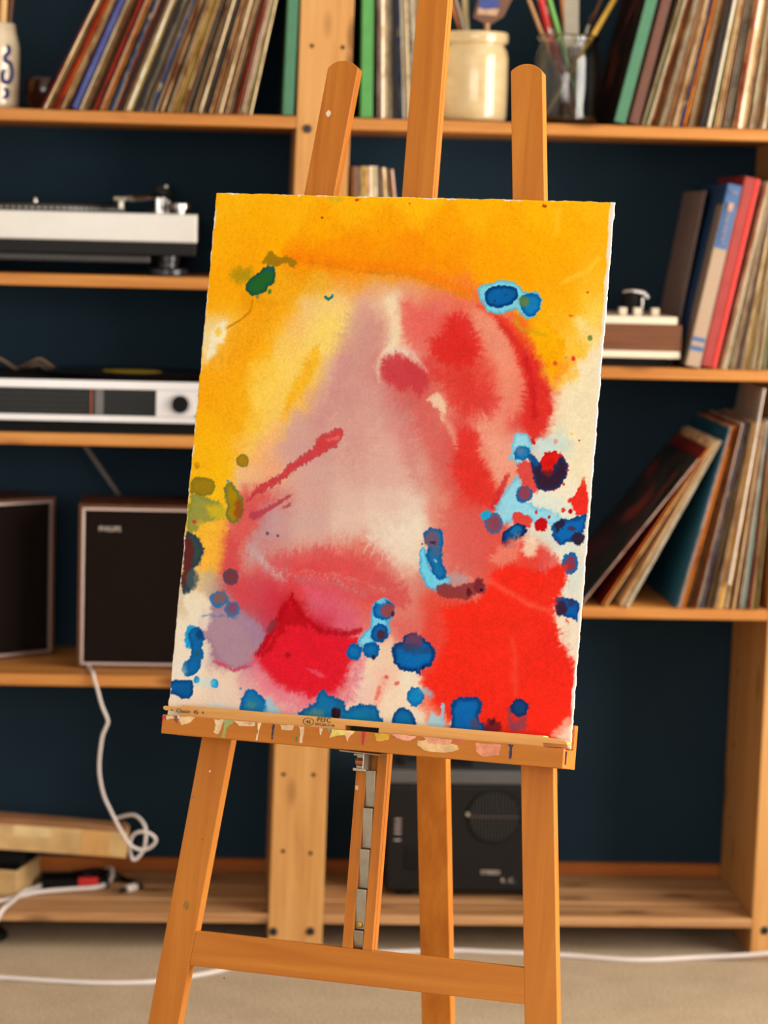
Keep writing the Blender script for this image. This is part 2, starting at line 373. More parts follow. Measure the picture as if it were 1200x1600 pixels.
smear((222, 192, 150), [(-.1735, T), (-.1600, T), (-.163, -.022), (-.166, -.0275), (-.172, -.026), (-.170, -.018)])
smear((150, 160, 96), [(-.1602, T), (-.1480, T), (-.149, -.014), (-.1560, -.019), (-.157, -.031), (-.161, -.031), (-.1595, -.020)])
smear((226, 200, 160), [(-.1480, T), (-.1200, T), (-.121, -.0145), (-.140, -.016)])
smear((206, 150, 130), [(-.135, -.0105), (-.124, -.0105), (-.125, -.0135), (-.133, -.0135)], y=-.0456)
smear((230, 206, 166), [(-.1180, T), (-.1130, T), (-.1160, -.031), (-.1185, -.031), (-.116, -.020)])
smear((36, 34, 66), [(-.0992, T), (-.0962, T), (-.0967, -.020), (-.0972, -.0285), (-.0990, -.0285), (-.0985, -.018)])
smear((222, 190, 150), [(-.090, T), (-.072, T), (-.073, -.0155), (-.086, -.016)])
smear((224, 190, 152), [(-.066, T), (-.0595, T), (-.0600, -.030), (-.0630, -.030), (-.0635, -.018)])
smear((70, 120, 60), [(-.0685, -.022), (-.0665, -.022), (-.0668, -.028), (-.0688, -.028)])
smear((200, 90, 60), [(-.046, T), (-.041, T), (-.0415, -.0135), (-.045, -.0135)])
smear((226, 200, 170), [(-.0405, T), (-.0365, T), (-.0385, -.0185)])
smear((80, 160, 150), [(-.0315, T), (-.0265, T), (-.028, -.0135)])
smear((228, 208, 110), [(-.0250, T), (.0040, T), (.001, -.014), (-.010, -.0160), (-.0195, -.0175), (-.027, -.0205)])
smear((222, 176, 146), [(-.0090, -.0125), (-.0010, -.0125), (-.0050, -.0240)], y=-.0456)
smear((186, 24, 50), [(.0120, T), (.0165, T), (.0150, -.0255), (.0135, -.0255)])
smear((214, 166, 40), [(.028, T), (.046, T), (.044, -.0175), (.031, -.020)])
smear((226, 160, 134), [(.048, T), (.078, T), (.076, -.0130), (.066, -.0165), (.056, -.0145)])
smear((224, 184, 132), [(.080, -.0150), (.100, -.0120), (.1280, -.0165), (.130, -.0215), (.115, -.0262), (.092, -.0258), (.081, -.0210)])
smear((222, 150, 120), [(.085, T), (.122, T), (.118, -.0165), (.095, -.0165)], y=-.0456)
smear((210, 90, 90), [(.122, T), (.136, T), (.132, -.0135)])
smear((222, 140, 108), [(.150, -.0115), (.180, -.0115), (.178, -.024), (.160, -.027), (.151, -.022)])
smear((40, 30, 76), [(.1875, T), (.1950, T), (.1932, -.0135), (.1930, -.0265), (.1905, -.0265), (.1902, -.0135)])
smear((206, 186, 70), [(-.238, -.0102), (-.2250, -.0102), (-.2250, -.0110), (-.238, -.0110)])
MB().tube([(.2546, -.036, -.0125), (.2547, -.036, -.028)], [.0011, .0007], 6).build('paint_drip', plain('paint_dark_violet', C(40, 28, 60), 0.3), TR)
# flecks of paint on the legs and mast
for x, z, r, colr in ((-.196, -.073, .0012, (236, 226, 210)), (-.214, -.105, .0012, (90, 120, 140)), (-.197, -.155, .001, (90, 110, 60)), (-.121, .738, .0034, (236, 222, 196)), (-.229, -.345, .001, (90, 130, 140)), (-.1535, -.316, .0013, (80, 120, 120)), (-.0085, -.0765, .0030, (226, 170, 130)), (-.21, -.235, .0045, (150, 110, 30))):
    key = 'fleck_%d_%d_%d' % colr
    mm = bpy.data.materials.get(key) or plain(key, C(*colr), 0.5)
    p = [(x + r * random.uniform(.6, 1.1) * math.cos(a * .785), z + r * random.uniform(.7, 1.4) * math.sin(a * .785)) for a in range(8)]
    MB().prism(p, 'y', YF - .0003, YF + .0004).build('paint_fleck', mm, EA)

# stretcher bar lying on the tray in front of the sheet
SB = thing('stretcher_bar', 'pale spruce stretcher bar with slots and dark stamp lying along the easel tray', 'wooden bar', EL, ER)
def barseg(mb, x0, x1, za, zb, y0=-.0300, y1=-.0065): mb.box(x0, x1, y0, y1, za, zb)
B0, B1 = -.0098, .0030
b = MB(); barseg(b, -.2218, -.0140, B0, B1); barseg(b, .0274, .2250, B0, B1); barseg(b, -.0140, .0274, -.0042, B1)
b.box(-.0140, .0274, -.0090, -.0065, B0, -.0042, 1)  # back of the slot coloured dark: the shade of a deep slot, painted in
b.prism([(-.2218, -.0045), (-.2420, -.0045), (-.2445, -.0030), (-.2445, .0000), (-.2420, .0006), (-.2218, .0006)], 'y', -.0300, -.0065)
b.prism([(.2250, -.0050), (.2250, .0016), (.2330, .0010), (.2500, -.0006), (.2530, -.0020), (.2530, -.0050)], 'y', -.0300, -.0065)
b.prism([(.2250, B0), (.2250, -.0050), (.2520, -.0050), (.2520, -.0075)], 'y', -.0215, -.0065)
bo = b.build('bar', [spruce_x, plain('slot_painted_shade', C(40, 28, 18), .8)], SB)
text('stamp', '+  Classic  45  +', .0066, ink_m, SB, (-.2350, -.0302, -.0060), FRONT)
text('stamp', 'PEFC', .0080, ink_m, SB, (-.0495, -.0302, -.0028), FRONT)
text('stamp', 'PEFC/04-31-06', .0040, ink_m, SB, (-.0515, -.0302, -.0072), FRONT)
MB().lathe([(.0052, -.0001), (.0060, -.0001), (.0060, .0002), (.0052, .0002)], (0, 0, 0), 28, axis='y', ring=True).build('stamp_ring', ink_m, SB)
SB.children[-1].location = (-.0600, -.0301, -.0038); SB.children[-1].scale = (1.15, 1, .78)
text('stamp', '46', .0064, ink_m, SB, (-.0600, -.0302, -.0060), FRONT, align='CENTER')
# ------------------------------------------------------------------ records and books
SM = {
 'T': sleeve_mat('sleeve_tan', C(176, 142, 104), C(120, 78, 52), C(212, 186, 150), .5),
 'C': sleeve_mat('sleeve_cream', C(230, 208, 172), C(188, 156, 118), C(240, 224, 194), .4),
 'W': sleeve_mat('sleeve_white', C(238, 228, 208), C(212, 194, 164), C(244, 236, 220), .3),
 'B': sleeve_mat('sleeve_brown', C(112, 72, 44), C(64, 40, 28), C(160, 112, 72), .6),
 'K': sleeve_mat('sleeve_black', C(36, 30, 30), C(28, 24, 24), C(70, 52, 48), .3),
 'R': sleeve_mat('sleeve_red', C(150, 42, 36), C(96, 28, 26), C(196, 96, 70), .6),
 'M': sleeve_mat('sleeve_maroon', C(92, 30, 34), C(52, 24, 28), C(140, 74, 66), .5),
 'G': sleeve_mat('sleeve_grey', C(140, 130, 114), C(88, 80, 70), C(190, 178, 158), .5),
 'Y': sleeve_mat('sleeve_khaki', C(196, 170, 104), C(160, 128, 66), C(222, 202, 146), .4),
 'O': sleeve_mat('sleeve_orange', C(196, 116, 56), C(130, 60, 30), C(216, 162, 100), .6),
 'V': sleeve_mat('sleeve_violet_blue', C(92, 98, 152), C(84, 88, 142), C(104, 110, 160), .1),
 'U': sleeve_mat('sleeve_blue', C(60, 86, 130), C(150, 140, 120), C(196, 180, 150), .8),
 'E': sleeve_mat('sleeve_green', C(74, 120, 66), C(150, 140, 100), C(206, 190, 150), .8),
 'A': sleeve_mat('sleeve_teal', C(24, 74, 96), C(18, 58, 78), C(30, 84, 106), .2),
 'L': sleeve_mat('sleeve_light_blue', C(120, 184, 190), C(150, 190, 186), C(210, 214, 196), .5),
 'S': sleeve_mat('sleeve_yellow', C(222, 174, 48), C(176, 120, 40), C(230, 200, 120), .4),
 'P': sleeve_mat('sleeve_pink_grey', C(196, 166, 152), C(150, 110, 100), C(222, 200, 184), .5),
}
CN = dict(T='tan', C='cream', W='white', B='brown', K='black', R='red', M='maroon', G='grey', Y='khaki', O='orange', V='violet-blue', U='blue', E='green', A='teal', L='light blue', S='yellow', P='pinkish grey')
dark_gap = plain('sleeve_opening_dark', C(34, 26, 20), 0.8)
FACE = {}
t = NT('clear_plastic'); t.b.inputs['Alpha'].default_value = .35; t.col(C(206, 190, 172)); t.rough(.3); clear_m = t.m
def pocket(x, a):                                           # clear pocket wedged between two records, standing higher than they do
    r = thing('plastic_pocket', 'clear plastic pocket with white edge standing above the lower right records', 'folder', (x + .042 * math.tan(a), 0, .6375), (0, a, 0))
    MB().box(-.0014, -.0004, .002, .20, 0, .330).build('sheet', clear_m, r)
    MB().box(-.0018, 0, -.014, .002, 0, .330).build('edge_strip', plain('plastic_edge_white', C(230, 218, 208), .4), r)
def sleeve_mesh(t, depth, h, kind, side):
    """upright record sleeve; side=+1 pivots on its right bottom edge, -1 on its left"""
    a, b = (-t, 0.0) if side > 0 else (0.0, t)
    mb = MB(); c = t * 0.22; e = .0012
    if kind == 'slot' and t > .0028:                       # open side outwards: two card edges and a gap
        g = t * 0.30
        poly = [(a, .001), (a + g * .3, 0), (a + g, .0004), (a + g * 1.1, .006), (b - g * 1.1, .006), (b - g, .0004), (b - g * .3, 0), (b, .001), (b, depth), (a, depth)]
    else:                                                  # folded spine outwards
        poly = [(a, .0022), (a + c, .0004), (a + t / 2, 0), (b - c, .0004), (b, .0022), (b, depth), (a, depth)]
    p2 = [(x, y) for x, y in poly]; n = len(p2); vs = []; k = 7
    for i in range(k):
        z = h * i / (k - 1)
        for x, y in p2: vs.append((x + (0 if i in (0, k - 1) else 0), y + (e if i in (0, k - 1) and y < .003 else 0) + random.uniform(0, .0005) * (y < .003), z))
    fs = [tuple(range(n - 1, -1, -1)), tuple((k - 1) * n + j for j in range(n))]
    fs += [(i * n + j, i * n + (j + 1) % n, (i + 1) * n + (j + 1) % n, (i + 1) * n + j) for i in range(k - 1) for j in range(n)]
    mi = [0] * len(fs)
    if kind == 'slot' and t > .0028:
        for q in range(2, len(fs)):
            if (q - 2) % n in (4 - 0,): mi[q] = 1
    mb.v, mb.f, mb.mi = vs, fs, mi
    return mb
ORD = ['zeroth', 'first', 'second', 'third', 'fourth', 'fifth', 'sixth', 'seventh', 'eighth', 'ninth']
def ordinal(i):
    return ORD[i] if i < 10 else '%d%s' % (i, 'th' if i % 100 in (11, 12, 13) else {1: 'st', 2: 'nd', 3: 'rd'}.get(i % 10, 'th'))
def row(spec, x0, z0, ang, h, where, group, side=1, x_end=None, depth=.314, y0=-.004, start=1, kinds=None, jy=.006, jh=.003):
    """spec: list of (letter, thickness); ang: function of progress 0..1 -> lean in degrees"""
    n = len(spec); hs = [h + random.uniform(-jh, jh * .5) for _ in spec]
    def layout(k):
        x = x0; xs = []; prev = None
        for i, (ch, t) in enumerate(spec):
            a = R(ang[i] if isinstance(ang, list) else ang(i / max(1, n - 1))); t = t * k; L = hs[i]
            if i:
                if side > 0: x = x + t / math.cos(a) + max(0.0, prev[1] * (math.sin(prev[0]) - math.cos(prev[0]) * math.tan(a))) + .0004
                else: x = x + prev[2] / math.cos(prev[0]) + max(0.0, L * (math.sin(-a) - math.cos(a) * math.tan(-prev[0]))) + .0004
            xs.append((x, a, t, L)); prev = (a, L, t)
        return xs
    k = 1.0
    if x_end is not None:                                   # squeeze or relax the row so that it ends where it should
        lo, hi = .3, 2.5
        for _ in range(40):
            k = (lo + hi) / 2
            if layout(k)[-1][0] > x_end: hi = k
            else: lo = k
    for i, ((ch, _t), (x, a, t, L)) in enumerate(zip(spec, layout(k))):
        if ch == 'Q': pocket(x - .0005, a); continue
        kind = 'slot' if (kinds or random.random)() < .45 and ch in 'TCWBGPYO' else 'spine'
        mb = sleeve_mesh(t, depth, L, kind, side)
        o = mb.build('record_sleeve', [SM[ch], dark_gap, FACE.get(ch, dark_gap)])
        if ch in FACE:
            for p in o.data.polygons:
                if p.normal.x < -.9: p.material_index = 2
        o.location = (x, y0 + random.uniform(-jy, jy * .6), z0 + .0006); o.rotation_euler = (0, a, 0)
        tag(o, '%s record sleeve %s, %s from left' % (CN[ch], where, ordinal(i + start)), 'record', group)
    return x
def seq(s, lo, hi):
    out = []
    for tok in s.split():
        ch = tok[0]; out.append((ch, float(tok[1:]) / 1000 if len(tok) > 1 else random.uniform(lo, hi)))
    return out
def lerp(pts):
    def f(u):
        for (a, va), (b, vb) in zip(pts, pts[1:]):
            if u <= b: return va + (vb - va) * (u - a) / (b - a)
        return pts[-1][1]
    return f
S1 = seq('M3 C T B R O C T K2 V16 C W2 T B K B R K C O T K U T M K B C W6 Y4 K13 G W2 K T U M2 C R2 T K C4 T Y11 T B2 G K T G C G K T B C C P T G B R C P C E2 C', .0034, .0050)
xe = row(S1, -.2925, 1.389, lerp([(0, 25.6), (.16, 22.5), (.5, 20.5), (1, 11.5)]), .315, 'leaning on the upper left shelf', 'records on the upper left shelf', x_end=.044)
S2 = seq('P4 W5 C5 G5 K7 U4 W5 C5 G5 W6 C4 K4 T4 W5', .004, .006)
row(S2, .2475, 1.389, lerp([(0, -1.2), (1, -5.0)]), .315, 'behind the easel mast on the upper right shelf', 'records behind the easel mast', side=-1)
S3 = seq('C3 E4 W2 T5 R3 B K2 C W4 B T B4 C5 T U4 O5 T C T B2 K14 W6 E2 T C3 B5 G10 B5 T R3 W7 C4 T K4 C W T B C W T K C', .0034, .005)
row(S3, .6830, 1.389, lerp([(0, 15.0), (.35, 12.0), (.6, 8.0), (1, 5.5)]), .315, 'right of the brown folder on the upper right shelf', 'records on the upper right shelf', x_end=.897)
S4 = seq('B8 P7 C3 Y6 P5 W13 G3 P4 C4 G4 B4 P4', .004, .006)
row(S4, .2125, .9945, lerp([(0, -1.2), (.45, -1.5), (1, -7.0)]), .315, 'behind the top edge of the painting', 'records behind the painting', side=-1)
S5 = seq('C3 W3 W4 G2 C3 W3 P3 K2 W4 C3 W3 Y4 C3 W3 C3 B2 W4 C3 E3 W3', .003, .005)
row(S5, .8260, .9945, lerp([(0, 12.0), (1, 4.5)]), .314, 'right of the red binder on middle right shelf', 'records on the middle right shelf', x_end=.901)
# lower right row: a few half-fallen sleeves lean over the standing ones
t = NT('dark_cover_art'); vv = t.coords((7, 7, 7)); n1 = t.noise(vv, 1.0, 4, .6, 1.2); n2 = t.noise(t.coords((11, 5, 5)), 1.0, 3)
c = t.ramp(n1, [(.42, C(30, 32, 28)), (.52, C(54, 54, 44)), (.58, C(132, 42, 34)), (.68, C(150, 66, 44))])
c = t.mix(t.ramp(n2, [(.45, (0, 0, 0, 1)), (.6, (.8, .8, .8, 1))]), c, C(28, 32, 30)); t.col(c); t.rough(.35)
FACE = {'X': t.m, 'Z': plain('sleeve_dark_red_cover', C(120, 30, 26), .4, var=.3, scale=12), 'A': plain('sleeve_teal_cover', C(24, 84, 112), .4, var=.15, scale=12)}
SM['X'] = SM['P']; SM['Z'] = SM['O']; CN['X'] = 'dark art-covered'; CN['Z'] = 'dark red'
S6 = seq('X3.5 Z3 T3 C3.5 W4 A5 P4 W6 O5 B4 T3 K4 O3 B4 P4 W3 U4 P4 K4 T4 K4 Y4 P3 C3 S6 W4 Q2.2 C4 T4 B4 C4 T3 G3 P4 L3 W5 G3 R4 T3 C4 E2 T4', .0032, .0046)
A6 = [37.3, 32.2, 31.8, 28.0, 27.5] + [14.6 - 11.2 * i / 36 for i in range(37)]
fallen = ('in the half-fallen bunch on lower right shelf', 'half-fallen records')
stand = ('standing on the lower right shelf', 'records standing on the lower right shelf')
xf = row(S6[:5], .6060, .5955, A6[:5], .315, *fallen)
row(S6[5:], max(.752, xf + .0805), .5955, A6[5:], .315, *stand, x_end=.903)

# folders and books
def folder(nm, w, d, h, x, z, a, spine, cover, label, cat, y=-.002, pages=None):
    r = thing(nm, label, cat, (x, y, z + .0008), (0, R(a), 0))
    mb = MB().box(-w, 0, 0, .003, 0, h).box(-w, -w + .0025, .003, d, 0, h).box(-.0025, 0, .003, d, 0, h)
    mb.build('cover', [cover], r, .0008)
    MB().box(-w + .0012, -.0012, -.0012, .0002, .001, h - .001).build('spine', spine, r, .0006)
    MB().box(-w + .0027, -.0027, .004, d - .004, .003, h - .004).build('pages', pages or SM['C'], r)
    return r
green_m = plain('folder_green', C(58, 112, 82), .55, var=.08); green2 = plain('binder_green', C(66, 140, 58), .4, var=.12); brown_f = plain('folder_brown', C(92, 50, 34), .6, var=.1)
folder('folder', .0175, .30, .33, .1113, 1.389, 1.4, green_m, green_m, 'green folder standing alone left of the pine upright on the upper shelf', 'folder')
folder('binder', .0205, .30, .33, .2405, 1.389, -.6, green2, green2, 'bright green binder right of the pine upright on the upper shelf', 'binder')
t = NT('dark_brown_cover_art'); n = t.noise(t.coords((9, 9, 7)), 1.0, 4, .6, 1.5); t.col(t.ramp(n, [(.47, C(18, 15, 13)), (.58, C(58, 27, 15)), (.70, C(110, 58, 28))])); t.rough(.5); t.b.inputs['Specular IOR Level'].default_value = .15
folder('folder', .0205, .30, .33, .6535, 1.389, 12.8, green_m, t.m, 'folder with green spine and dark brown cover art leaning beside the glass jar', 'folder')
folder('folder', .0165, .30, .33, .6745, 1.389, 13.0, brown_f, brown_f, 'brown folder leaning between green folder and records', 'folder')
# middle right books
grey_m = plain('book_grey_cloth', C(128, 112, 106), .8, var=.06, scale=200)
t = NT('book_blue_cover'); sx = t.n('ShaderNodeSeparateXYZ'); t.l(t.coords((1, 1, 1)), sx.inputs[0])
zr = t.n('ShaderNodeMapRange'); zr.inputs['From Max'].default_value = .31; t.l(sx.outputs[2], zr.inputs['Value'])
bl, be = C(52, 92, 142), C(164, 138, 114)
c = t.ramp(zr.outputs[0], [(0, be), (.085, bl), (.11, be), (.135, bl), (.16, be), (.64, bl)], 'CONSTANT'); t.col(c); t.rough(.5); bookblue = t.m
t = NT('book_blue_side'); sx = t.n('ShaderNodeSeparateXYZ'); t.l(t.coords((1, 1, 1)), sx.inputs[0])
ml_ = t.n('ShaderNodeMath', operation='LESS_THAN'); ml_.inputs[1].default_value = .055; t.l(sx.outputs[1], ml_.inputs[0])
ml2 = t.n('ShaderNodeMath', operation='LESS_THAN'); ml2.inputs[1].default_value = .27; t.l(sx.outputs[2], ml2.inputs[0])
mm_ = t.n('ShaderNodeMath', operation='MULTIPLY'); t.l(ml_.outputs[0], mm_.inputs[0]); t.l(ml2.outputs[0], mm_.inputs[1])
t.col(t.mix(mm_.outputs[0], C(26, 62, 106), C(140, 122, 106))); t.rough(.5); bookside = t.m
GB = folder('book', .0034, .21, .296, .7630, .9945, 9.3, grey_m, grey_m, 'thin grey cloth book at the left end of the middle right shelf', 'book', y=.110)
BB = folder('book', .0245, .235, .306, .7900, .9945, 11.2, bookblue, bookside, 'blue and beige book with lettered spine beside the grey book', 'book', y=-.004)
text('spine_title', 'LAURA ROSE', .0110, plain('spine_gilt', C(150, 128, 130), .6), BB, (-.0088, -.0054, .205), (R(90), R(-90), 0))
text('spine_title', 'W.', .0120, bpy.data.materials['spine_gilt'], BB, (-.0170, -.0054, .288), FRONT)
MB().box(-.016, -.008, -.0056, -.0050, .262, .275).build('spine_emblem', plain('spine_emblem_tan', C(186, 140, 104), .6), BB)
redb = plain('binder_red_painted_highlight', C(222, 40, 30), .35, var=.05); redc = plain('binder_red_cover', C(150, 40, 32), .45, var=.15)  # darker red holds the spine's shade, brighter red the highlight on its edge
RB = folder('binder', .0250, .24, .318, .8165, .9945, 11.2, redc, redc, 'red binder with painted highlight on its spine edge between blue book and records', 'binder')
MB().box(-.0062, .0004, -.0030, .004, .0005, .3175).build('painted_spine_highlight', redb, RB, .0014)
# ------------------------------------------------------------------ pots and brushes
ZS = 1.3897
t = NT('cream_stoneware_glaze'); n = t.noise(t.coords((30, 30, 60)), 1.0, 4); t.col(t.ramp(n, [(.3, C(188, 162, 118)), (.7, C(200, 178, 136))])); t.rough(.16); t.b.inputs['Coat Weight'].default_value = .5; crock_m = t.m
CK = thing('crock', 'cream glazed stoneware crock standing on the upper shelf beside the easel mast', 'pot', (.4110, .075, ZS))
MB().lathe([(0, 0), (.047, 0), (.0525, .003), (.0545, .010), (.0550, .060), (.0548, .105), (.0525, .117), (.0480, .124), (.0480, .126), (.0530, .129), (.0545, .134), (.0545, .142), (.0530, .146), (.0470, .147), (.0440, .143), (.0430, .124), (.0490, .108), (.0490, .010), (0, .008)], seg=56).build('body', crock_m, CK, smooth=True)
t = NT('jar_glass'); t.b.inputs['Transmission Weight'].default_value = 1.0; t.b.inputs['IOR'].default_value = 1.45; t.col((.97, .98, .95, 1)); t.rough(.02); glass_m = t.m
JR = thing('glass_jar', 'clear glass jar holding paintbrushes on the upper right shelf', 'jar', (.5625, .075, ZS))
MB().lathe([(0, 0), (.046, 0), (.0525, .004), (.0548, .012), (.0550, .060), (.0548, .106), (.0520, .120), (.0490, .127), (.0490, .134), (.0535, .136), (.0545, .140), (.0535, .144), (.0500, .146), (.0470, .143), (.0465, .127), (.0495, .118), (.0523, .104), (.0525, .060), (.0523, .014), (.0500, .008), (0, .006)], seg=56).build('body', glass_m, JR, smooth=True)
def P2(x, z, y): return (x, y, z)
def stick(nm, label, cat, a, b, r, mat, group=None, extra=None, seg=12):
    """a straight tool from a (low) to b (high); origin at its low end"""
    a, b = Vector(a), Vector(b); L = (b - a).length
    o = thing(nm, label, cat, a, (b - a).to_track_quat('Z', 'Y').to_euler(), group)
    pr = r if isinstance(r, list) else [(r * .75, 0), (r, L * .3), (r * .9, L * .8), (r * .6, L)]
    MB().lathe([(0, pr[0][1])] + pr + [(0, pr[-1][1])], seg=seg).build('handle', mat, o, smooth=True)
    if extra: extra(o, L)
    return o
red_lac = plain('red_lacquer', C(190, 28, 26), .25, var=.1); green_lac = plain('green_lacquer', C(96, 156, 60), .3, var=.1); yel_lac = plain('yellow_lacquer', C(226, 178, 62), .35, var=.1)
redw = NT('red_white_flecked_lacquer'); n = redw.noise(redw.coords((90, 90, 60)), 1.0, 2); redw.col(redw.ramp(n, [(.58, C(196, 30, 28)), (.64, C(234, 216, 206))])); redw.rough(.3)
bare = plain('bare_brush_wood', C(176, 130, 84), .55, var=.15); darkw = plain('dark_brush_wood', C(96, 58, 34), .5, var=.15); orangew = plain('orange_brush_wood', C(186, 110, 44), .45)
bristle = plain('bristle_dark', C(54, 34, 28), .9, var=.3, scale=300); blade_m = plain('dull_knife_blade', C(150, 142, 126), .42, .6, .12)
BG = 'brushes in the glass jar'
Yj = .075
stick('paintbrush', 'red handled paintbrush with white flecks in the glass jar', 'paintbrush', (.575, Yj + .020, ZS + .013), (.500, Yj - .006, 1.655), .0080, redw.m, BG)
stick('paintbrush', 'green handled paintbrush in the glass jar', 'paintbrush', (.592, Yj - .004, ZS + .013), (.510, Yj - .010, 1.655), .0046, green_lac, BG)
stick('paintbrush', 'yellow handled paintbrush slanting right in the glass jar', 'paintbrush', (.5290, Yj - .024, ZS + .016), (.664, Yj + .004, 1.640), .0050, yel_lac, BG)
stick('paintbrush', 'thin grey-brown paintbrush at the left rim of the jar', 'paintbrush', (.575, Yj - .024, ZS + .013), (.477, Yj + .002, 1.640), .0034, bare, BG)
stick('paintbrush', 'thin orange-brown paintbrush beside the knife blade in jar', 'paintbrush', (.580, Yj + .030, ZS + .013), (.545, Yj + .006, 1.655), .0036, orangew, BG)
stick('paintbrush', 'thin red stick slanting inside the lower glass jar', 'paintbrush', (.5800, Yj - .024, ZS + .013), (.538, Yj - .020, 1.530), .0026, plain('red_brown_stick', C(176, 60, 36), .5), BG)
def tip(o, L): 
    MB().lathe([(.0030, L * .80), (.0034, L * .81), (.0034, L * .92), (.0028, L * .925)], seg=10).build('ferrule', steel_m, o, smooth=True)
    MB().lathe([(.0030, L * .92), (.0042, L * .96), (.0036, L), (.0004, L * 1.06)], seg=10).build('bristles', bristle, o, smooth=True)
stick('paintbrush', 'dark brown bristled paintbrush standing bristles up in the jar', 'paintbrush', (.560, Yj + .026, ZS + .013), (.603, Yj + .010, 1.568), .0030, darkw, BG, tip)
stick('paintbrush', 'slim brown paintbrush leaning right behind the yellow one', 'paintbrush', (.545, Yj + .038, ZS + .010), (.640, Yj + .020, 1.650), .0034, darkw, BG)
o = thing('palette_knife', 'broad grey metal palette knife standing in the glass jar', 'palette knife', (.5760, Yj + .010, ZS + .010), (0, R(-2.0), 0))
MB().prism([(-.012, .115), (.012, .115), (.0125, .26), (.006, .275), (-.006, .275), (-.0125, .26)], 'y', -.0008, .0008).build('blade', blade_m, o, .0004)
MB().lathe([(0, 0), (.007, .002), (.0085, .04), (.006, .10), (.004, .118), (0, .118)], seg=14).build('handle', darkw, o, smooth=True)
# crock tools
CG = 'tools in the cream crock'; Yc = .075
o = thing('spatula', 'wide wooden spatula smeared with beige and blue paint in the crock', 'spatula', (.4255, Yc, ZS + .012), (0, R(1.5), 0))
MB().lathe([(0, 0), (.0045, 0), (.0045, .150), (0, .150)], seg=12).build('handle', bare, o, smooth=True)
MB().prism([(-.024, .158), (-.004, .148), (.006, .148), (.026, .162), (.044, .205), (-.016, .200)], 'y', -.003, .003).build('blade', darkw, o, .001)
MB().prism([(-.018, .164), (.014, .163), (.019, .174), (-.016, .175)], 'y', -.0045, -.003).build('beige_paint', plain('beige_paint_crust', C(176, 140, 110), .6, var=.2, scale=150), o)
MB().prism([(-.016, .175), (-.006, .172), (.008, .174), (.018, .178), (.016, .190), (.010, .195), (-.006, .196), (-.015, .190)], 'y', -.0050, -.003).build('blue_paint', plain('blue_paint_crust', C(40, 60, 130), .5, var=.3, scale=150), o)
stick('paintbrush', 'pale cream stick standing at the back of the crock', 'paintbrush', (.405, Yc + .025, ZS + .012), (.392, Yc + .030, 1.640), .0060, plain('pale_stick', C(206, 186, 140), .6), CG)
def kb(o, L): MB().prism([(-.007, L * .55), (.007, L * .55), (.008, L * .95), (0, L), (-.008, L * .95)], 'y', -.0007, .0007).build('blade', steel_m, o)
o = stick('palette_knife', 'grey steel painting knife leaning left in the crock', 'palette knife', (.434, Yc - .006, ZS + .012), (.364, Yc - .012, 1.620), .0060, darkw, CG, kb)
stick('paintbrush', 'brown ended brush leaning left in the crock', 'paintbrush', (.446, Yc + .010, ZS + .012), (.362, Yc + .006, 1.600), .0040, orangew, CG)
# mug
t = NT('grey_beige_stoneware'); n = t.noise(t.coords((25, 25, 50)), 1.0, 4); t.col(t.ramp(n, [(.3, C(178, 160, 134)), (.7, C(194, 176, 150))])); t.rough(.14); t.b.inputs['Coat Weight'].default_value = .6; mug_m = t.m
MG = thing('stoneware_jug', 'grey stoneware jug with blue ornament at the left edge of the upper shelf', 'jug', (-.3790, .060, ZS))
MB().lathe([(0, 0), (.042, 0), (.0440, .002), (.0450, .008), (.0452, .095), (.0440, .104), (.0390, .124), (.0375, .136), (.0365, .137), (.0350, .134), (.0360, .124), (.0420, .100), (.0420, .008), (0, .006)], seg=48).build('body', mug_m, MG, smooth=True)
def on_mug(th, z, r=.0454): return (r * math.sin(R(th)), -r * math.cos(R(th)), z)
blue_orn = plain('cobalt_ornament', C(24, 30, 92), .25, var=.1)
for nm, pth in (('blue_ornament', [(36, .100), (41, .096), (40, .088), (33, .083), (33, .076), (44, .072), (50, .058), (45, .044), (35, .041), (28, .045), (28, .056), (33, .061)]), ('blue_ornament', [(30, .031), (38, .028), (37, .019), (29, .016)]), ('blue_ornament', [(-6, .108), (4, .102), (8, .092), (2, .080), (-8, .076), (-12, .06), (-4, .046), (6, .05)])):
    MB().tube([on_mug(a, z) for a, z in pth], [.0024] + [.0036] * (len(pth) - 2) + [.0022], 8).build(nm, blue_orn, MG, smooth=True)
MGb = 'brushes in the stoneware jug'
stick('paintbrush', 'thick pale wooden brush handle in the stoneware jug', 'paintbrush', (-.368, .055, ZS + .010), (-.357, .060, 1.66), .0070, plain('pale_gold_wood', C(222, 172, 106), .45, var=.12), MGb)
stick('paintbrush', 'thin dark brown brush handle in the stoneware jug', 'paintbrush', (-.362, .066, ZS + .010), (-.342, .070, 1.66), .0042, darkw, MGb)
t = NT('dark_red_glass'); t.col(C(58, 26, 22)); t.rough(.12); t.b.inputs['Coat Weight'].default_value = .5; t.b.inputs['Alpha'].default_value = .9
o = thing('glass_bowl', 'small dark red glass bowl beside the stoneware jug', 'bowl', (-.3000, .16, ZS))
MB().lathe([(0, 0), (.016, 0), (.018, .003), (.028, .016), (.033, .034), (.031, .050), (.026, .057), (.024, .057), (.028, .048), (.030, .034), (.025, .018), (0, .006)], seg=36).build('body', t.m, o, smooth=True)
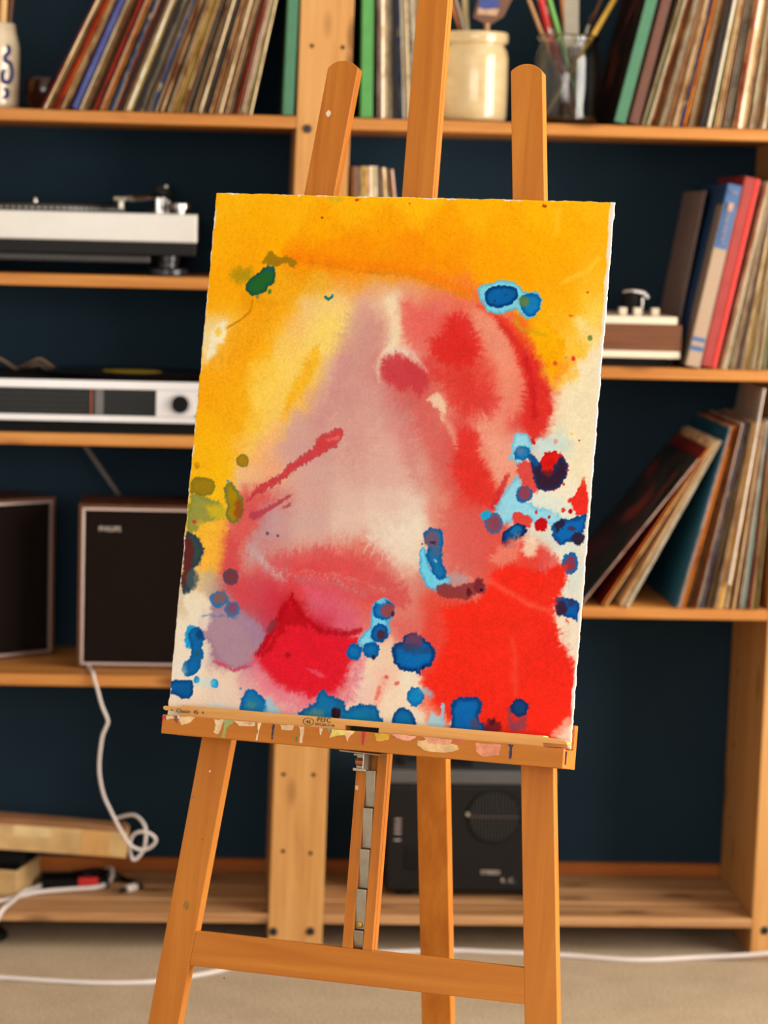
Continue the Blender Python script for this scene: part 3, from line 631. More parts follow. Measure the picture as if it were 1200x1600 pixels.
# ------------------------------------------------------------------ big turntable
dot_m = plain('strobe_rim', C(70, 68, 66), .4, .6)
TT = thing('turntable', 'large silver and black turntable on the upper left shelf', 'turntable', (-.2685, .004, 1.1252))
XL, XR = -.225, .2275
MB().box(XL, XR, .002, .310, .0545, .1010).box(XL + .004, XR - .001, .0, .002, .0560, .1000).build('chassis', silver_m, TT, .0015)
MB().box(XL + .002, XR - .001, .003, .309, .0330, .0544).build('plinth', black_m, TT, .002)
MB().box(XL + .02, .152, .012, .300, .0200, .0332).build('under_slab', plain('dark_grey_slab', C(40, 38, 39), .5), TT, .003)
for x in (XL + .05, .180):
    for y in (.050, .262):
        MB().lathe([(0, 0), (.030, 0), (.0335, .002), (.0335, .010), (.031, .0125), (.017, .014), (.017, .022), (.019, .024), (.019, .0331), (0, .0331)], (x, y, 0), 36).build('foot', plain('turntable_foot', C(40, 40, 44), .25, .3), TT, smooth=True)
pl = MB().lathe([(0, .1012), (.146, .1012), (.148, .103), (.148, .109), (.146, .112), (.143, .113), (0, .113)], (-.0445, .158, 0), 72).build('platter', dot_m, TT, smooth=True)
db = MB()
for k in range(90):
    a = 2 * math.pi * k / 90; x, y = -.0445 + .148 * math.cos(a), .158 + .148 * math.sin(a)
    db.lathe([(0, .1035), (.0014, .1045), (.0014, .1065), (0, .1075)], (x, y, 0), 6)
o = db.build('strobe_dots', silver_m, pl); o['kind'] = 'stuff'
MB().lathe([(0, .1131), (.136, .1131), (.136, .1145), (0, .1145)], (-.0445, .158, 0), 64).build('mat', soft_black, TT)
MB().lathe([(0, .1145), (.0036, .1145), (.0036, .1215), (.0020, .124), (0, .1245)], (-.0445, .158, 0), 16).build('spindle', chrome_m, TT, smooth=True)
# tone arm
tb = MB().lathe([(0, .101), (.030, .101), (.030, .108), (.024, .112), (0, .112)], (.166, .245, 0), 36).lathe([(0, .112), (.013, .112), (.013, .128), (.009, .131), (0, .131)], (.166, .245, 0), 24)
tbo = tb.build('tonearm_base', chrome_m, TT, smooth=True)
MB().tube([(.166, .245, .134), (.166, .20, .133), (.160, .15, .131), (.140, .105, .127), (.116, .070, .124)], .0050, 12).build('tonearm', chrome_m, TT, smooth=True)
MB().lathe([(0, -.022), (.015, -.022), (.016, -.018), (.016, .018), (.015, .022), (0, .022)], (.166, .280, .136), 28, axis='y').build('counterweight', black_m, TT, smooth=True)
MB().lathe([(0, -.012), (.011, -.012), (.012, -.008), (.012, .008), (.010, .012), (0, .012)], (.166, .245, .140), 24, axis='y').build('gimbal', black_m, TT, smooth=True)
MB().lathe([(0, .150), (.0035, .151), (.0042, .154), (.003, .157), (0, .158)], (.172, .235, -.006), 16).build('bearing_cap', chrome_m, TT, smooth=True)
hs = MB().hexa([(.090, .048, .1205), (.110, .040, .1205), (.124, .072, .1205), (.106, .080, .1205)], [(.090, .048, .127), (.110, .040, .127), (.124, .072, .127), (.106, .080, .127)])
hso = hs.build('headshell', steel_m, TT, .001)
MB().box(.0925, .0985, .046, .061, .1080, .1208).build('cartridge', black_m, hso, .0006)
MB().box(.0990, .1065, .046, .061, .1075, .1208).build('cartridge_shield', steel_m, hso, .0006)
MB().lathe([(0, .101), (.0045, .101), (.0045, .127), (0, .127)], (.160, .150, 0), 16).build('arm_rest_post', chrome_m, TT, smooth=True)
MB().lathe([(0, .101), (.0065, .101), (.0065, .114), (.0075, .116), (.0075, .122), (0, .123)], (.176, .180, 0), 20).build('cue_post', chrome_m, TT, smooth=True)
MB().lathe([(0, .101), (.010, .101), (.010, .109), (.0165, .110), (.0165, .118), (.014, .120), (0, .120)], (.199, .150, 0), 28).build('stylus_holder', chrome_m, TT, smooth=True)

# ------------------------------------------------------------------ receiver with a record on top
RC = thing('receiver', 'silver fronted radio receiver with dark dial on the middle left shelf', 'receiver', (-.3000, .006, .8662))
rl_, rr_ = -.215, .325
MB().box(rl_, rr_, .004, .300, .0195, .0845).build('case', black_m, RC, .002)
MB().box(rl_ + .01, rr_ - .01, .018, .295, .0, .0196).build('base', soft_black, RC)
fp = MB().box(rl_, rr_, -.002, .0045, .0195, .030).box(rl_, rr_, -.002, .0045, .0730, .0870).box(.1975, rr_, -.002, .0045, .030, .0730).box(rl_, rl_ + .02, -.002, .0045, .030, .0730)
fp.build('front_frame', plain('satin_aluminium', C(206, 204, 206), .34, .35, .03), RC, .0010)
MB().box(rl_ + .02, .1975, .0005, .0042, .030, .0730).build('dial_glass', plain('dial_dark_glass', C(24, 25, 24), .25, var=.1, spec=.15), RC)
MB().box(.0985, .1120, -.0012, .0008, .030, .0730).build('dial_divider', plain('divider_grey', C(84, 80, 80), .3), RC)
MB().box(.0915, .0930, -.0008, .0006, .031, .0725).build('dial_needle', plain('orange_needle', C(190, 84, 40), .4), RC)
for k in range(4): MB().box(rl_ + .03, .085, .0001, .0006, .036 + .009 * k, .0365 + .009 * k).build('dial_line', plain('dial_line_grey', C(50, 50, 48), .5) if k == 0 else bpy.data.materials['dial_line_grey'], RC)
MB().lathe([(0, -.016), (.0125, -.016), (.0140, -.013), (.0140, -.002), (0, -.002)], (.2370, 0, .0510), 36, axis='y').build('tuning_knob', soft_black, RC, smooth=True)
MB().lathe([(.0165, -.0024), (.0185, -.0024), (.0185, -.0018), (.0165, -.0018)], (.2370, 0, .0510), 36, axis='y', ring=True).build('knob_ring', plain('ring_grey', C(170, 168, 168), .4), RC)
MB().box(.2615, .292, -.005, -.0018, .0295, .0330).build('slider', soft_black, RC, .0005)
for i, z in enumerate((.0640, .0665, .0560)): MB().box(.2640, .280, -.0023, -.0019, z, z + .0008).build('marking', bolt_m, RC)
MB().box(rl_ + .005, rr_ - .005, .01, .298, .0845, .0875).build('deck', soft_black, RC, .001)
MB().lathe([(0, .0876), (.140, .0876), (.142, .090), (.140, .0925), (0, .0925)], (.1530, .158, 0), 64).build('platter', black_m, RC, smooth=True)
t = NT('vinyl'); wv = t.n('ShaderNodeTexWave', wave_type='RINGS', rings_direction='Z'); wv.inputs['Scale'].default_value = 260; t.l(t.coords((1, 1, 1)), wv.inputs['Vector']); t.col(C(14, 13, 14)); t.rough(.3); t.bump(wv.outputs['Fac'], .08, .0003)
VR = thing('vinyl_record', 'black vinyl record with yellow label lying on the receiver', 'record', (-.1470, .158, .9590))
MB().lathe([(.0036, 0), (.149, 0), (.1505, .0009), (.149, .0018), (.0036, .0018)], seg=80).build('disc', t.m, VR, smooth=True)
MB().lathe([(.0036, .0018), (.050, .0018), (.050, .0022), (.0036, .0022)], seg=48).build('label', plain('yellow_label', C(196, 168, 28), .5), VR)
wire_b = plain('beige_wire', C(150, 122, 92), .5)
for k, pth in enumerate(([(-.352, .30, .955), (-.340, .265, .958), (-.323, .24, .968), (-.307, .235, .974), (-.292, .24, .965), (-.280, .26, .956), (-.27, .29, .955)], [(-.340, .29, .955), (-.325, .262, .959), (-.312, .258, .964), (-.300, .262, .958), (-.292, .285, .955)], [(-.42, .25, .962), (-.385, .24, .974), (-.366, .245, .967), (-.352, .26, .956), (-.345, .285, .955)])):
    o = MB().tube(pth, .0020, 8).build('wire', wire_b, smooth=True); tag(o, ['beige wire looped highest behind the receiver deck', 'beige wire in a low loop inside the taller loop', 'beige wire bending down at the left edge behind receiver'][k], 'wire', 'wires behind the receiver')

# ------------------------------------------------------------------ small turntable on the right
ST = thing('turntable', 'small walnut and white turntable half hidden right of the painting', 'turntable', (.592, .008, .9952))
MB().box(-.20, .1685, 0, .27, .0265, .0700).build('plinth', walnut_x, ST, .0015)
MB().box(-.20, .1600, -.002, .268, .0702, .0830).build('top_plate', cream_m, ST, .002)
MB().box(-.20, .1665, -.002, .268, .0145, .0264).build('base_trim', cream_m, ST, .0015)
MB().box(-.19, .150, .02, .25, .0, .0144).build('base', soft_black, ST)
for x in (.0745, .0985, .1285): MB().box(x - .006, x + .006, .03, .05, .083, .096).build('key', cream_m, ST, .001)
MB().lathe([(0, .083), (.018, .083), (.018, .118), (.012, .123), (0, .123)], (.100, .110, 0), 24).build('tonearm_base', black_m, ST, smooth=True)
MB().tube([(.085, .105, .120), (.100, .100, .1215), (.118, .098, .1185), (.126, .096, .110)], [.0035, .005, .005, .004], 10).build('tonearm', chrome_m, ST, smooth=True)
MB().lathe([(0, .083), (.0022, .083), (.0022, .112), (0, .113)], (.112, .070, 0), 12).build('arm_lift', chrome_m, ST, smooth=True)
MB().lathe([(0, .083), (.10, .083), (.102, .086), (.10, .089), (0, .089)], (-.06, .14, 0), 48).build('platter', soft_black, ST, smooth=True)

# ------------------------------------------------------------------ speakers
t = NT('dark_brown_grille'); ch = t.n('ShaderNodeTexChecker'); ch.inputs['Scale'].default_value = 700; t.l(t.coords((1, 1, 1)), ch.inputs['Vector']); t.col(t.mix(ch.outputs['Fac'], C(17, 10, 8), C(24, 15, 12))); t.rough(.9); t.b.inputs['Specular IOR Level'].default_value = .1; grille_m = t.m
trim_m = plain('aluminium_trim', C(200, 178, 172), .3, .7, .04)
def speaker(label, loc, rz, w, h, d, logo=True):
    r = thing('speaker', label, 'speaker', loc, (0, 0, R(rz)), 'walnut loudspeakers on the left shelf')
    e = .0055
    cs = MB().box(0, w, .001, d, 0, e).box(0, w, .001, d, h - e, h).box(0, e, .001, d, e, h - e).box(w - e, w, .001, d, e, h - e).box(e, w - e, d - .006, d, e, h - e)
    cs.build('case', walnut_z, r, .0008)
    MB().box(e + .006, w - e - .006, .004, .012, e + .006, h - e - .006).build('grille', grille_m, r)
    tw = .0042
    tm = MB().box(e, w - e, .0005, .009, e, e + tw).box(e, w - e, .0005, .009, h - e - tw, h - e).box(e, e + tw, .0005, .009, e + tw, h - e - tw).box(w - e - tw, w - e, .0005, .009, e + tw, h - e - tw)
    tm.build('trim', trim_m, r, .0008)
    if logo: text('logo', 'PHILIPS', .0115, paleink_m, r, (.0330, .0036, h - .0445), FRONT, .0006)
    return r
speaker('walnut loudspeaker with pale trim facing forward left of the easel', (-.2285, .068, .4672), .4, .212, .2755, .16)
LS = speaker('walnut loudspeaker turned aside at the left edge of the shelf', (-.4300, .0820, .4672), 38, .197, .2730, .13, False)

# ------------------------------------------------------------------ boxes, adapter, cables
t = NT('cardboard'); n = t.noise(t.coords((6, 40, 40)), 1.0, 4); n2 = t.noise(t.coords((26, 26, 26)), 1.0, 3); t.col(t.mix(t.ramp(n2, [(.4, (0, 0, 0, 1)), (.75, (.5, .5, .5, 1))]), t.ramp(n, [(.3, C(186, 150, 98)), (.7, C(204, 170, 118))]), C(150, 116, 74))); t.rough(.7); card_m = t.m
tape_m = plain('brown_packing_tape', C(196, 150, 92), .25, var=.1); tapel = plain('paper_tape', C(204, 178, 130), .6)
B1_ = thing('cardboard_box', 'flat lower cardboard box with dark top at the left end of the bottom shelf', 'box', (-.3250, .0930, .0672), (0, 0, R(-14)))
MB().box(-.24, 0, 0, .125, 0, .046).build('body', card_m, B1_, .0015)
MB().box(-.238, -.002, .002, .123, .0462, .0500).build('dark_lid', black_m, B1_, .001)
o = MB().box(-.24, 0, 0, .12, 0, .028).build('black_case', soft_black, None, .004); o.location = (-.315, .110, .1180); o.rotation_euler = (0, 0, R(-8))
tag(o, 'flat black case between the two cardboard boxes', 'case')
B2_ = thing('cardboard_box', 'long flat cardboard box with tape lying on top, its right end overhanging', 'box', (-.1420, .0850, .1395), (0, R(3.2), R(-1)))
MB().box(-.36, 0, 0, .060, 0, .0440).build('body', card_m, B2_, .0015)
MB().add([(-.36, .000, .0445), (-.002, .004, .0445), (-.002, .060, .0446), (-.36, .060, .0446), (-.36, -.002, .0540), (-.10, .000, .0555), (-.006, .006, .0495), (-.006, .060, .0485), (-.36, .060, .054)],
         [(0,3,2,1),(0,1,6,5,4),(1,2,7,6),(2,3,8,7),(3,0,4,8),(4,5,6,7,8)]).build('lid', plain('cardboard_lid', C(142, 98, 62), .7), B2_)
MB().box(-.078, -.030, -.0006, .0002, .001, .0435).build('packing_tape', tape_m, B2_)
MB().box(-.193, -.130, -.0006, .0002, .0265, .0437).build('paper_tape', tapel, B2_)
AD = thing('power_adapter', 'black power adapter strip with red switch lying behind white cable', 'adapter', (-.2350, .190, .0672), (0, 0, R(6)))
MB().box(-.055, .060, -.030, .030, 0, .016).build('body', soft_black, AD, .003)
MB().box(.006, .040, -.034, -.020, .004, .0190).build('switch', plain('red_switch', C(190, 34, 38), .35), AD, .001)
MB().box(.016, .028, -.012, .010, .016, .024).build('socket', black_m, AD, .001)
def cable(label, pth, r, mat=white_cable, nm='cable', cat='cable', group=None):
    o = MB().tube(pth, r, 10).build(nm, mat, smooth=True); return tag(o, label, cat, group)
cable('thin black cable coiled around the red switched adapter', [(-.29, .215, .071), (-.25, .245, .072), (-.20, .250, .080), (-.165, .235, .076), (-.140, .205, .072), (-.120, .180, .071), (-.118, .162, .071), (-.124, .152, .073)], .0030, soft_black)
cable('second thin black cable lying in front of the adapter', [(-.275, .150, .071), (-.240, .140, .071), (-.200, .150, .071), (-.185, .190, .071), (-.165, .215, .071), (-.135, .195, .071)], .0028, soft_black)
PG = thing('plug', 'small white plug at the end of a black cable on plank', 'plug', (-.1255, .150, .0745), (0, R(90), R(-132)))
MB().lathe([(0, 0), (.0050, 0), (.0072, .003), (.0072, .020), (.0060, .026), (0, .026)], seg=18).build('body', white_cable, PG, smooth=True)
MB().lathe([(0, .026), (.0040, .026), (.0040, .038), (0, .038)], seg=14).build('tip', bolt_m, PG, smooth=True)
cable('white cable hanging from the loudspeaker and looping beside cardboard box', [(-.214, .085, .4715), (-.205, .045, .4710), (-.202, .012, .4712), (-.199, .001, .4715), (-.197, -.0055, .468), (-.195, -.0065, .460), (-.191, -.006, .447), (-.183, -.005, .418), (-.173, -.004, .393), (-.176, -.004, .380), (-.182, -.004, .362), (-.186, -.003, .313), (-.179, -.001, .270), (-.165, .004, .237), (-.149, .008, .205), (-.133, .012, .180), (-.113, .014, .171), (-.096, .012, .179), (-.091, .010, .191), (-.103, .010, .201), (-.121, .014, .201), (-.132, .020, .189), (-.1335, .026, .168), (-.1275, .030, .150), (-.112, .032, .166), (-.108, .036, .193), (-.113, .045, .210), (-.130, .060, .220), (-.158, .075, .211)], .0028)
cable('thick white cable curving over the front of the bottom plank', [(-.45, .045, .071), (-.40, .048, .071), (-.351, .053, .0715), (-.320, .085, .072), (-.291, .113, .0725), (-.240, .135, .0725), (-.195, .150, .0725), (-.176, .180, .0735), (-.170, .215, .078), (-.173, .245, .083), (-.185, .262, .075)], .0040)
cable('white cable dropping over the plank edge to the carpet at left', [(-.285, .175, .0712), (-.300, .140, .072), (-.315, .100, .0765), (-.328, .050, .0735), (-.338, .006, .0735), (-.344, -.006, .0690), (-.350, -.014, .0580), (-.358, -.020, .044), (-.385, -.030, .018), (-.42, -.04, .005), (-.48, -.06, .0045)], .0042)
cable('long white cable lying across the carpet under the easel', [(-.55, -.16, .0045), (-.43, -.168, .0045), (-.332, -.175, .0045), (-.255, -.190, .0045), (-.178, -.200, .0045), (-.12, -.198, .0045), (-.076, -.186, .0045), (.005, -.135, .0045), (.079, -.065, .0045), (.170, -.030, .0045), (.250, -.012, .0045), (.329, .002, .0045), (.413, .012, .0045), (.468, .006, .0045), (.593, -.010, .0045), (.712, -.036, .0045), (.818, -.018, .0045), (.895, -.022, .0100), (.968, -.030, .018), (1.06, -.032, .014), (1.2, -.05, .0045)], .0045)
o = MB().lathe([(0, 0), (.024, 0), (.028, .004), (.027, .012), (.018, .020), (0, .022)], seg=24).build('castor', soft_black, smooth=True); o.location = (-.367, .075, .0005)
tag(o, 'small round black object on the carpet at the left edge', 'castor')

# ------------------------------------------------------------------ portable radio behind the easel
RD = thing('radio', 'large black portable radio with round speaker standing on the bottom plank', 'radio', (.300, .122, .0672))
rw, rh = .293, .232
MB().box(0, rw, 0, .115, .010, .198).build('body', plain('charcoal_plastic', C(20, 17, 16), .55, spec=.18, var=.08), RD, .006)
MB().box(0, rw, .002, .113, .1985, .2230).build('top_band', plain('grey_band', C(84, 84, 86), .35, .3, .06), RD, .003)
for x in (.02, rw - .05): MB().box(x, x + .03, .02, .095, 0, .0101).build('foot', soft_black, RD, .002)
hd = MB().box(.02, .035, .045, .065, .223, .262).box(rw - .035, rw - .02, .045, .065, .223, .262).box(.02, rw - .02, .042, .068, .256, .272)
hd.build('handle', black_m, RD, .003)
MB().box(.10, .15, .03, .08, .2231, .232).build('control_block', black_m, RD, .002)
cone = MB().lathe([(.0440, -.0030), (.0470, -.0030), (.0470, .004), (.0440, .004)], (.186, 0, .1445), 48, axis='y', ring=True).build('speaker_ring', soft_black, RD, smooth=True)
MB().lathe([(0, -.0006), (.0440, -.0006), (.0440, .003), (0, .003)], (.186, 0, .1445), 48, axis='y').build('speaker_cone', soft_black, RD)
for k in range(-7, 8):
    x = k * .0056; hh = math.sqrt(.0436 ** 2 - x * x)
    MB().box(.186 + x - .0012, .186 + x + .0012, -.0026, 0, .1445 - hh, .1445 + hh).build('grille_slat', plain('slat_dark', C(32, 29, 28), .5) if k == -7 else bpy.data.materials['slat_dark'], RD)
MB().box(.143, .229, -.0034, -.0026, .1432, .1452).build('grille_bar', plain('bar_grey', C(64, 56, 50), .5), RD)
MB().box(.034, .058, -.002, .002, .050, .090).build('battery_door', black_m, RD, .001)
MB().lathe([(0, -.004), (.0035, -.004), (.0035, 0), (0, 0)], (.140, 0, .1480), 14, axis='y').build('stud', steel_m, RD, smooth=True)
for i, z in enumerate((.1370, .1290, .1210, .1130, .1010)): MB().box(.0150, .0262, -.0008, .0004, z - .0009, z + .0009).build('marking', paleink_m, RD)
text('lettering', 'STEREO', .0095, paleink_m, RD, (.1655, -.0006, .0430), FRONT)
text('lettering', 'R . C .', .0100, paleink_m, RD, (.2010, -.0006, .0290), FRONT)
# ------------------------------------------------------------------ pigment layers of the sheet: colour samples (x z r g b, mm) and washes, laid out in image pixels, then converted to sheet mm
CP = "-243 617 255 178 15;-156 619 255 176 12;-66 622 255 178 12;7 623 254 182 15;87 625 252 174 10;165 627 255 178 10;235 628 254 180 20;-244 586 255 170 8;-178 587 255 172 5;-112 589 252 165 5;-30 591 251 162 5;50 593 250 160 5;129 595 253 168 5;207 597 253 172 8;241 598 254 175 15;-241 554 255 172 10;-191 555 253 165 8;-125 557 251 147 5;-60 559 251 150 8;5 561 247 142 8;53 562 249 150 5;116 564 252 160 5;178 566 253 167 5;232 567 253 174 20;-231 534 250 165 8;-131 537 240 152 12;-74 539 246 142 8;-26 540 236 150 20;6 541 244 140 10;54 543 247 145 8;102 544 250 160 5;-233 514 252 165 10;-146 517 240 165 20;-105 518 236 170 40;-72 519 238 165 75;-32 521 228 170 130;8 522 226 158 120;48 523 228 130 80;72 524 242 125 40;135 526 248 160 5;189 528 251 166 10;236 529 253 180 35;-231 490 250 170 15;-189 492 238 155 10;-152 493 244 168 25;-111 494 240 195 120;-78 496 242 205 140;-46 497 222 165 140;-14 498 236 205 170;10 499 228 120 100;50 500 226 112 98;82 501 228 110 90;113 502 232 90 60;152 504 244 166 15;207 506 251 171 10;230 506 246 200 70;-233 467 240 205 135;-203 468 248 180 40;-166 469 249 178 35;-133 470 243 190 105;-100 471 245 206 110;-76 472 243 215 120;-52 473 225 180 150;-28 474 206 140 125;-8 475 232 195 155;12 476 232 110 95;36 476 224 95 85;68 478 220 66 58;100 479 236 145 118;123 480 232 132 106;143 480 228 70 45;170 481 248 170 10;201 482 250 176 30;232 484 246 206 100;-234 443 242 218 160;-218 443 250 170 25;-180 445 250 170 18;-139 446 246 198 95;-106 448 247 212 112;-82 449 241 200 118;-58 450 213 160 140;-26 451 208 140 130;-1 452 238 216 182;22 453 226 150 130;54 454 225 80 65;78 455 215 48 42;109 456 232 115 95;133 457 233 152 122;156 458 225 60 45;180 459 249 166 10;210 460 249 192 70;237 461 242 212 145;-236 411 249 166 18;-202 412 248 166 18;-169 414 249 195 65;-136 415 249 206 95;-104 416 241 190 88;-79 418 218 170 150;-47 419 210 150 140;-23 420 205 120 115;1 421 208 62 62;25 422 200 58 62;49 423 220 80 70;81 424 218 62 52;112 426 222 80 65;139 427 233 142 112;163 428 222 52 42;182 428 228 85 50;205 429 246 172 35;244 431 240 216 168;-236 379 248 166 15;-199 381 247 170 18;-166 383 251 205 85;-141 384 250 196 75;-117 385 242 182 88;-92 386 213 160 145;-60 387 205 150 140;-28 389 213 160 147;-4 390 208 130 120;20 391 206 88 85;44 392 215 100 85;60 393 230 172 142;83 394 222 72 60;115 395 226 86 75;138 396 233 138 112;165 397 214 44 38;185 398 217 52 46;200 399 236 192 152;231 400 240 219 178;-238 348 250 175 15;-204 349 248 170 18;-171 351 249 190 55;-147 352 242 185 95;-122 353 213 162 147;-90 355 208 152 141;-57 356 213 162 149;-25 358 216 167 152;7 359 213 142 132;39 361 216 112 102;70 362 223 130 112;86 363 216 60 54;110 364 233 152 126;133 365 231 142 117;160 367 216 68 58;180 368 212 50 48;199 368 228 184 154;226 370 239 221 186;-239 316 250 180 15;-210 318 251 180 18;-181 319 246 186 78;-152 321 228 170 135;-119 322 209 157 147;-87 324 206 152 142;-46 326 214 161 149;-6 328 219 167 152;26 330 218 150 136;57 331 213 122 109;81 332 218 75 64;104 334 226 102 86;128 335 233 153 126;151 336 231 151 131;174 337 208 205 195;220 339 236 223 191;-240 285 248 180 18;-211 286 252 185 14;-178 288 236 192 140;-149 290 238 165 120;-124 291 216 162 147;-84 293 211 161 151;-43 295 215 163 151;-3 297 219 169 156;36 299 221 167 151;68 301 213 120 106;91 302 221 58 48;111 303 225 58 48;134 305 233 152 126;150 306 229 142 117;192 308 236 226 201;231 310 239 226 196;-212 255 246 186 28;-162 258 214 92 86;-138 259 207 135 125;-97 261 213 162 149;-49 264 219 176 161;-1 267 223 187 170;39 269 226 196 177;71 271 220 140 121;94 272 222 70 57;118 273 221 64 54;141 275 226 102 86;180 277 226 226 211;233 280 239 226 198;-217 223 242 182 48;-184 225 224 112 90;-159 227 206 98 96;-135 228 202 152 146;-94 231 211 166 156;-46 234 223 186 169;2 236 229 202 180;34 238 233 211 189;81 241 220 140 121;105 242 218 95 81;128 244 216 80 71;182 247 226 215 195;236 250 238 222 196;-214 192 246 178 58;-189 194 220 120 98;-164 195 210 100 94;-132 198 206 142 136;-91 200 219 166 151;-51 202 222 152 136;-27 204 220 122 106;21 207 231 196 173;44 208 229 201 176;84 211 220 130 115;115 213 216 100 89;138 214 225 80 65;177 216 226 60 47;238 220 235 222 200;-216 177 240 182 78;-192 178 212 80 78;-163 180 215 130 120;-130 182 206 120 114;-90 185 214 62 60;-58 187 219 70 65;-26 189 214 80 74;6 191 215 100 94;38 193 226 172 151;-218 153 226 187 130;-185 155 206 70 78;-152 158 206 75 84;-120 160 211 68 82;-88 162 225 70 78;-55 164 225 90 94;-23 166 222 95 89;8 168 213 110 104;40 170 216 130 116;72 172 206 120 106;241 183 225 220 205;-224 129 216 192 160;-191 132 172 132 140;-158 134 198 72 84;-126 136 206 56 74;-106 137 190 24 32;-69 140 215 90 108;-37 142 222 100 100;-5 144 220 90 84;34 147 218 130 115;74 149 226 76 60;243 161 235 218 196;-229 98 238 220 196;-196 100 182 145 152;-164 103 172 132 148;-131 105 190 72 90;-107 107 206 28 40;-66 109 206 24 40;-34 112 215 100 118;-2 114 222 110 104;45 117 220 105 94;84 120 224 56 44;238 131 238 220 192;-226 67 236 220 198;-185 70 173 138 150;-152 72 173 132 148;-136 74 190 64 80;-104 76 215 28 40;-64 79 220 26 40;-32 81 221 62 80;-8 83 238 212 182;16 85 236 202 172;79 89 232 60 44;240 101 236 205 180;-223 36 240 222 195;-182 40 236 207 182;-141 43 226 162 160;-101 46 220 55 70;-61 49 222 38 60;-37 50 216 64 80;-17 52 238 215 190;19 55 240 192 168;50 57 238 222 196;97 61 236 50 34;235 71 236 44 28;-221 13 240 216 192;-180 17 232 207 187;-107 22 231 164 166;-58 26 226 112 130;-11 30 236 196 180;37 33 240 216 187;84 37 238 150 120;130 41 236 50 34;237 49 236 44 28;-218 -17 240 216 192;-136 -11 226 212 200;-56 -4 224 200 190;55 5 238 218 192;102 8 226 170 150;163 13 230 50 40;224 18 236 60 44;247 20 236 196 168"
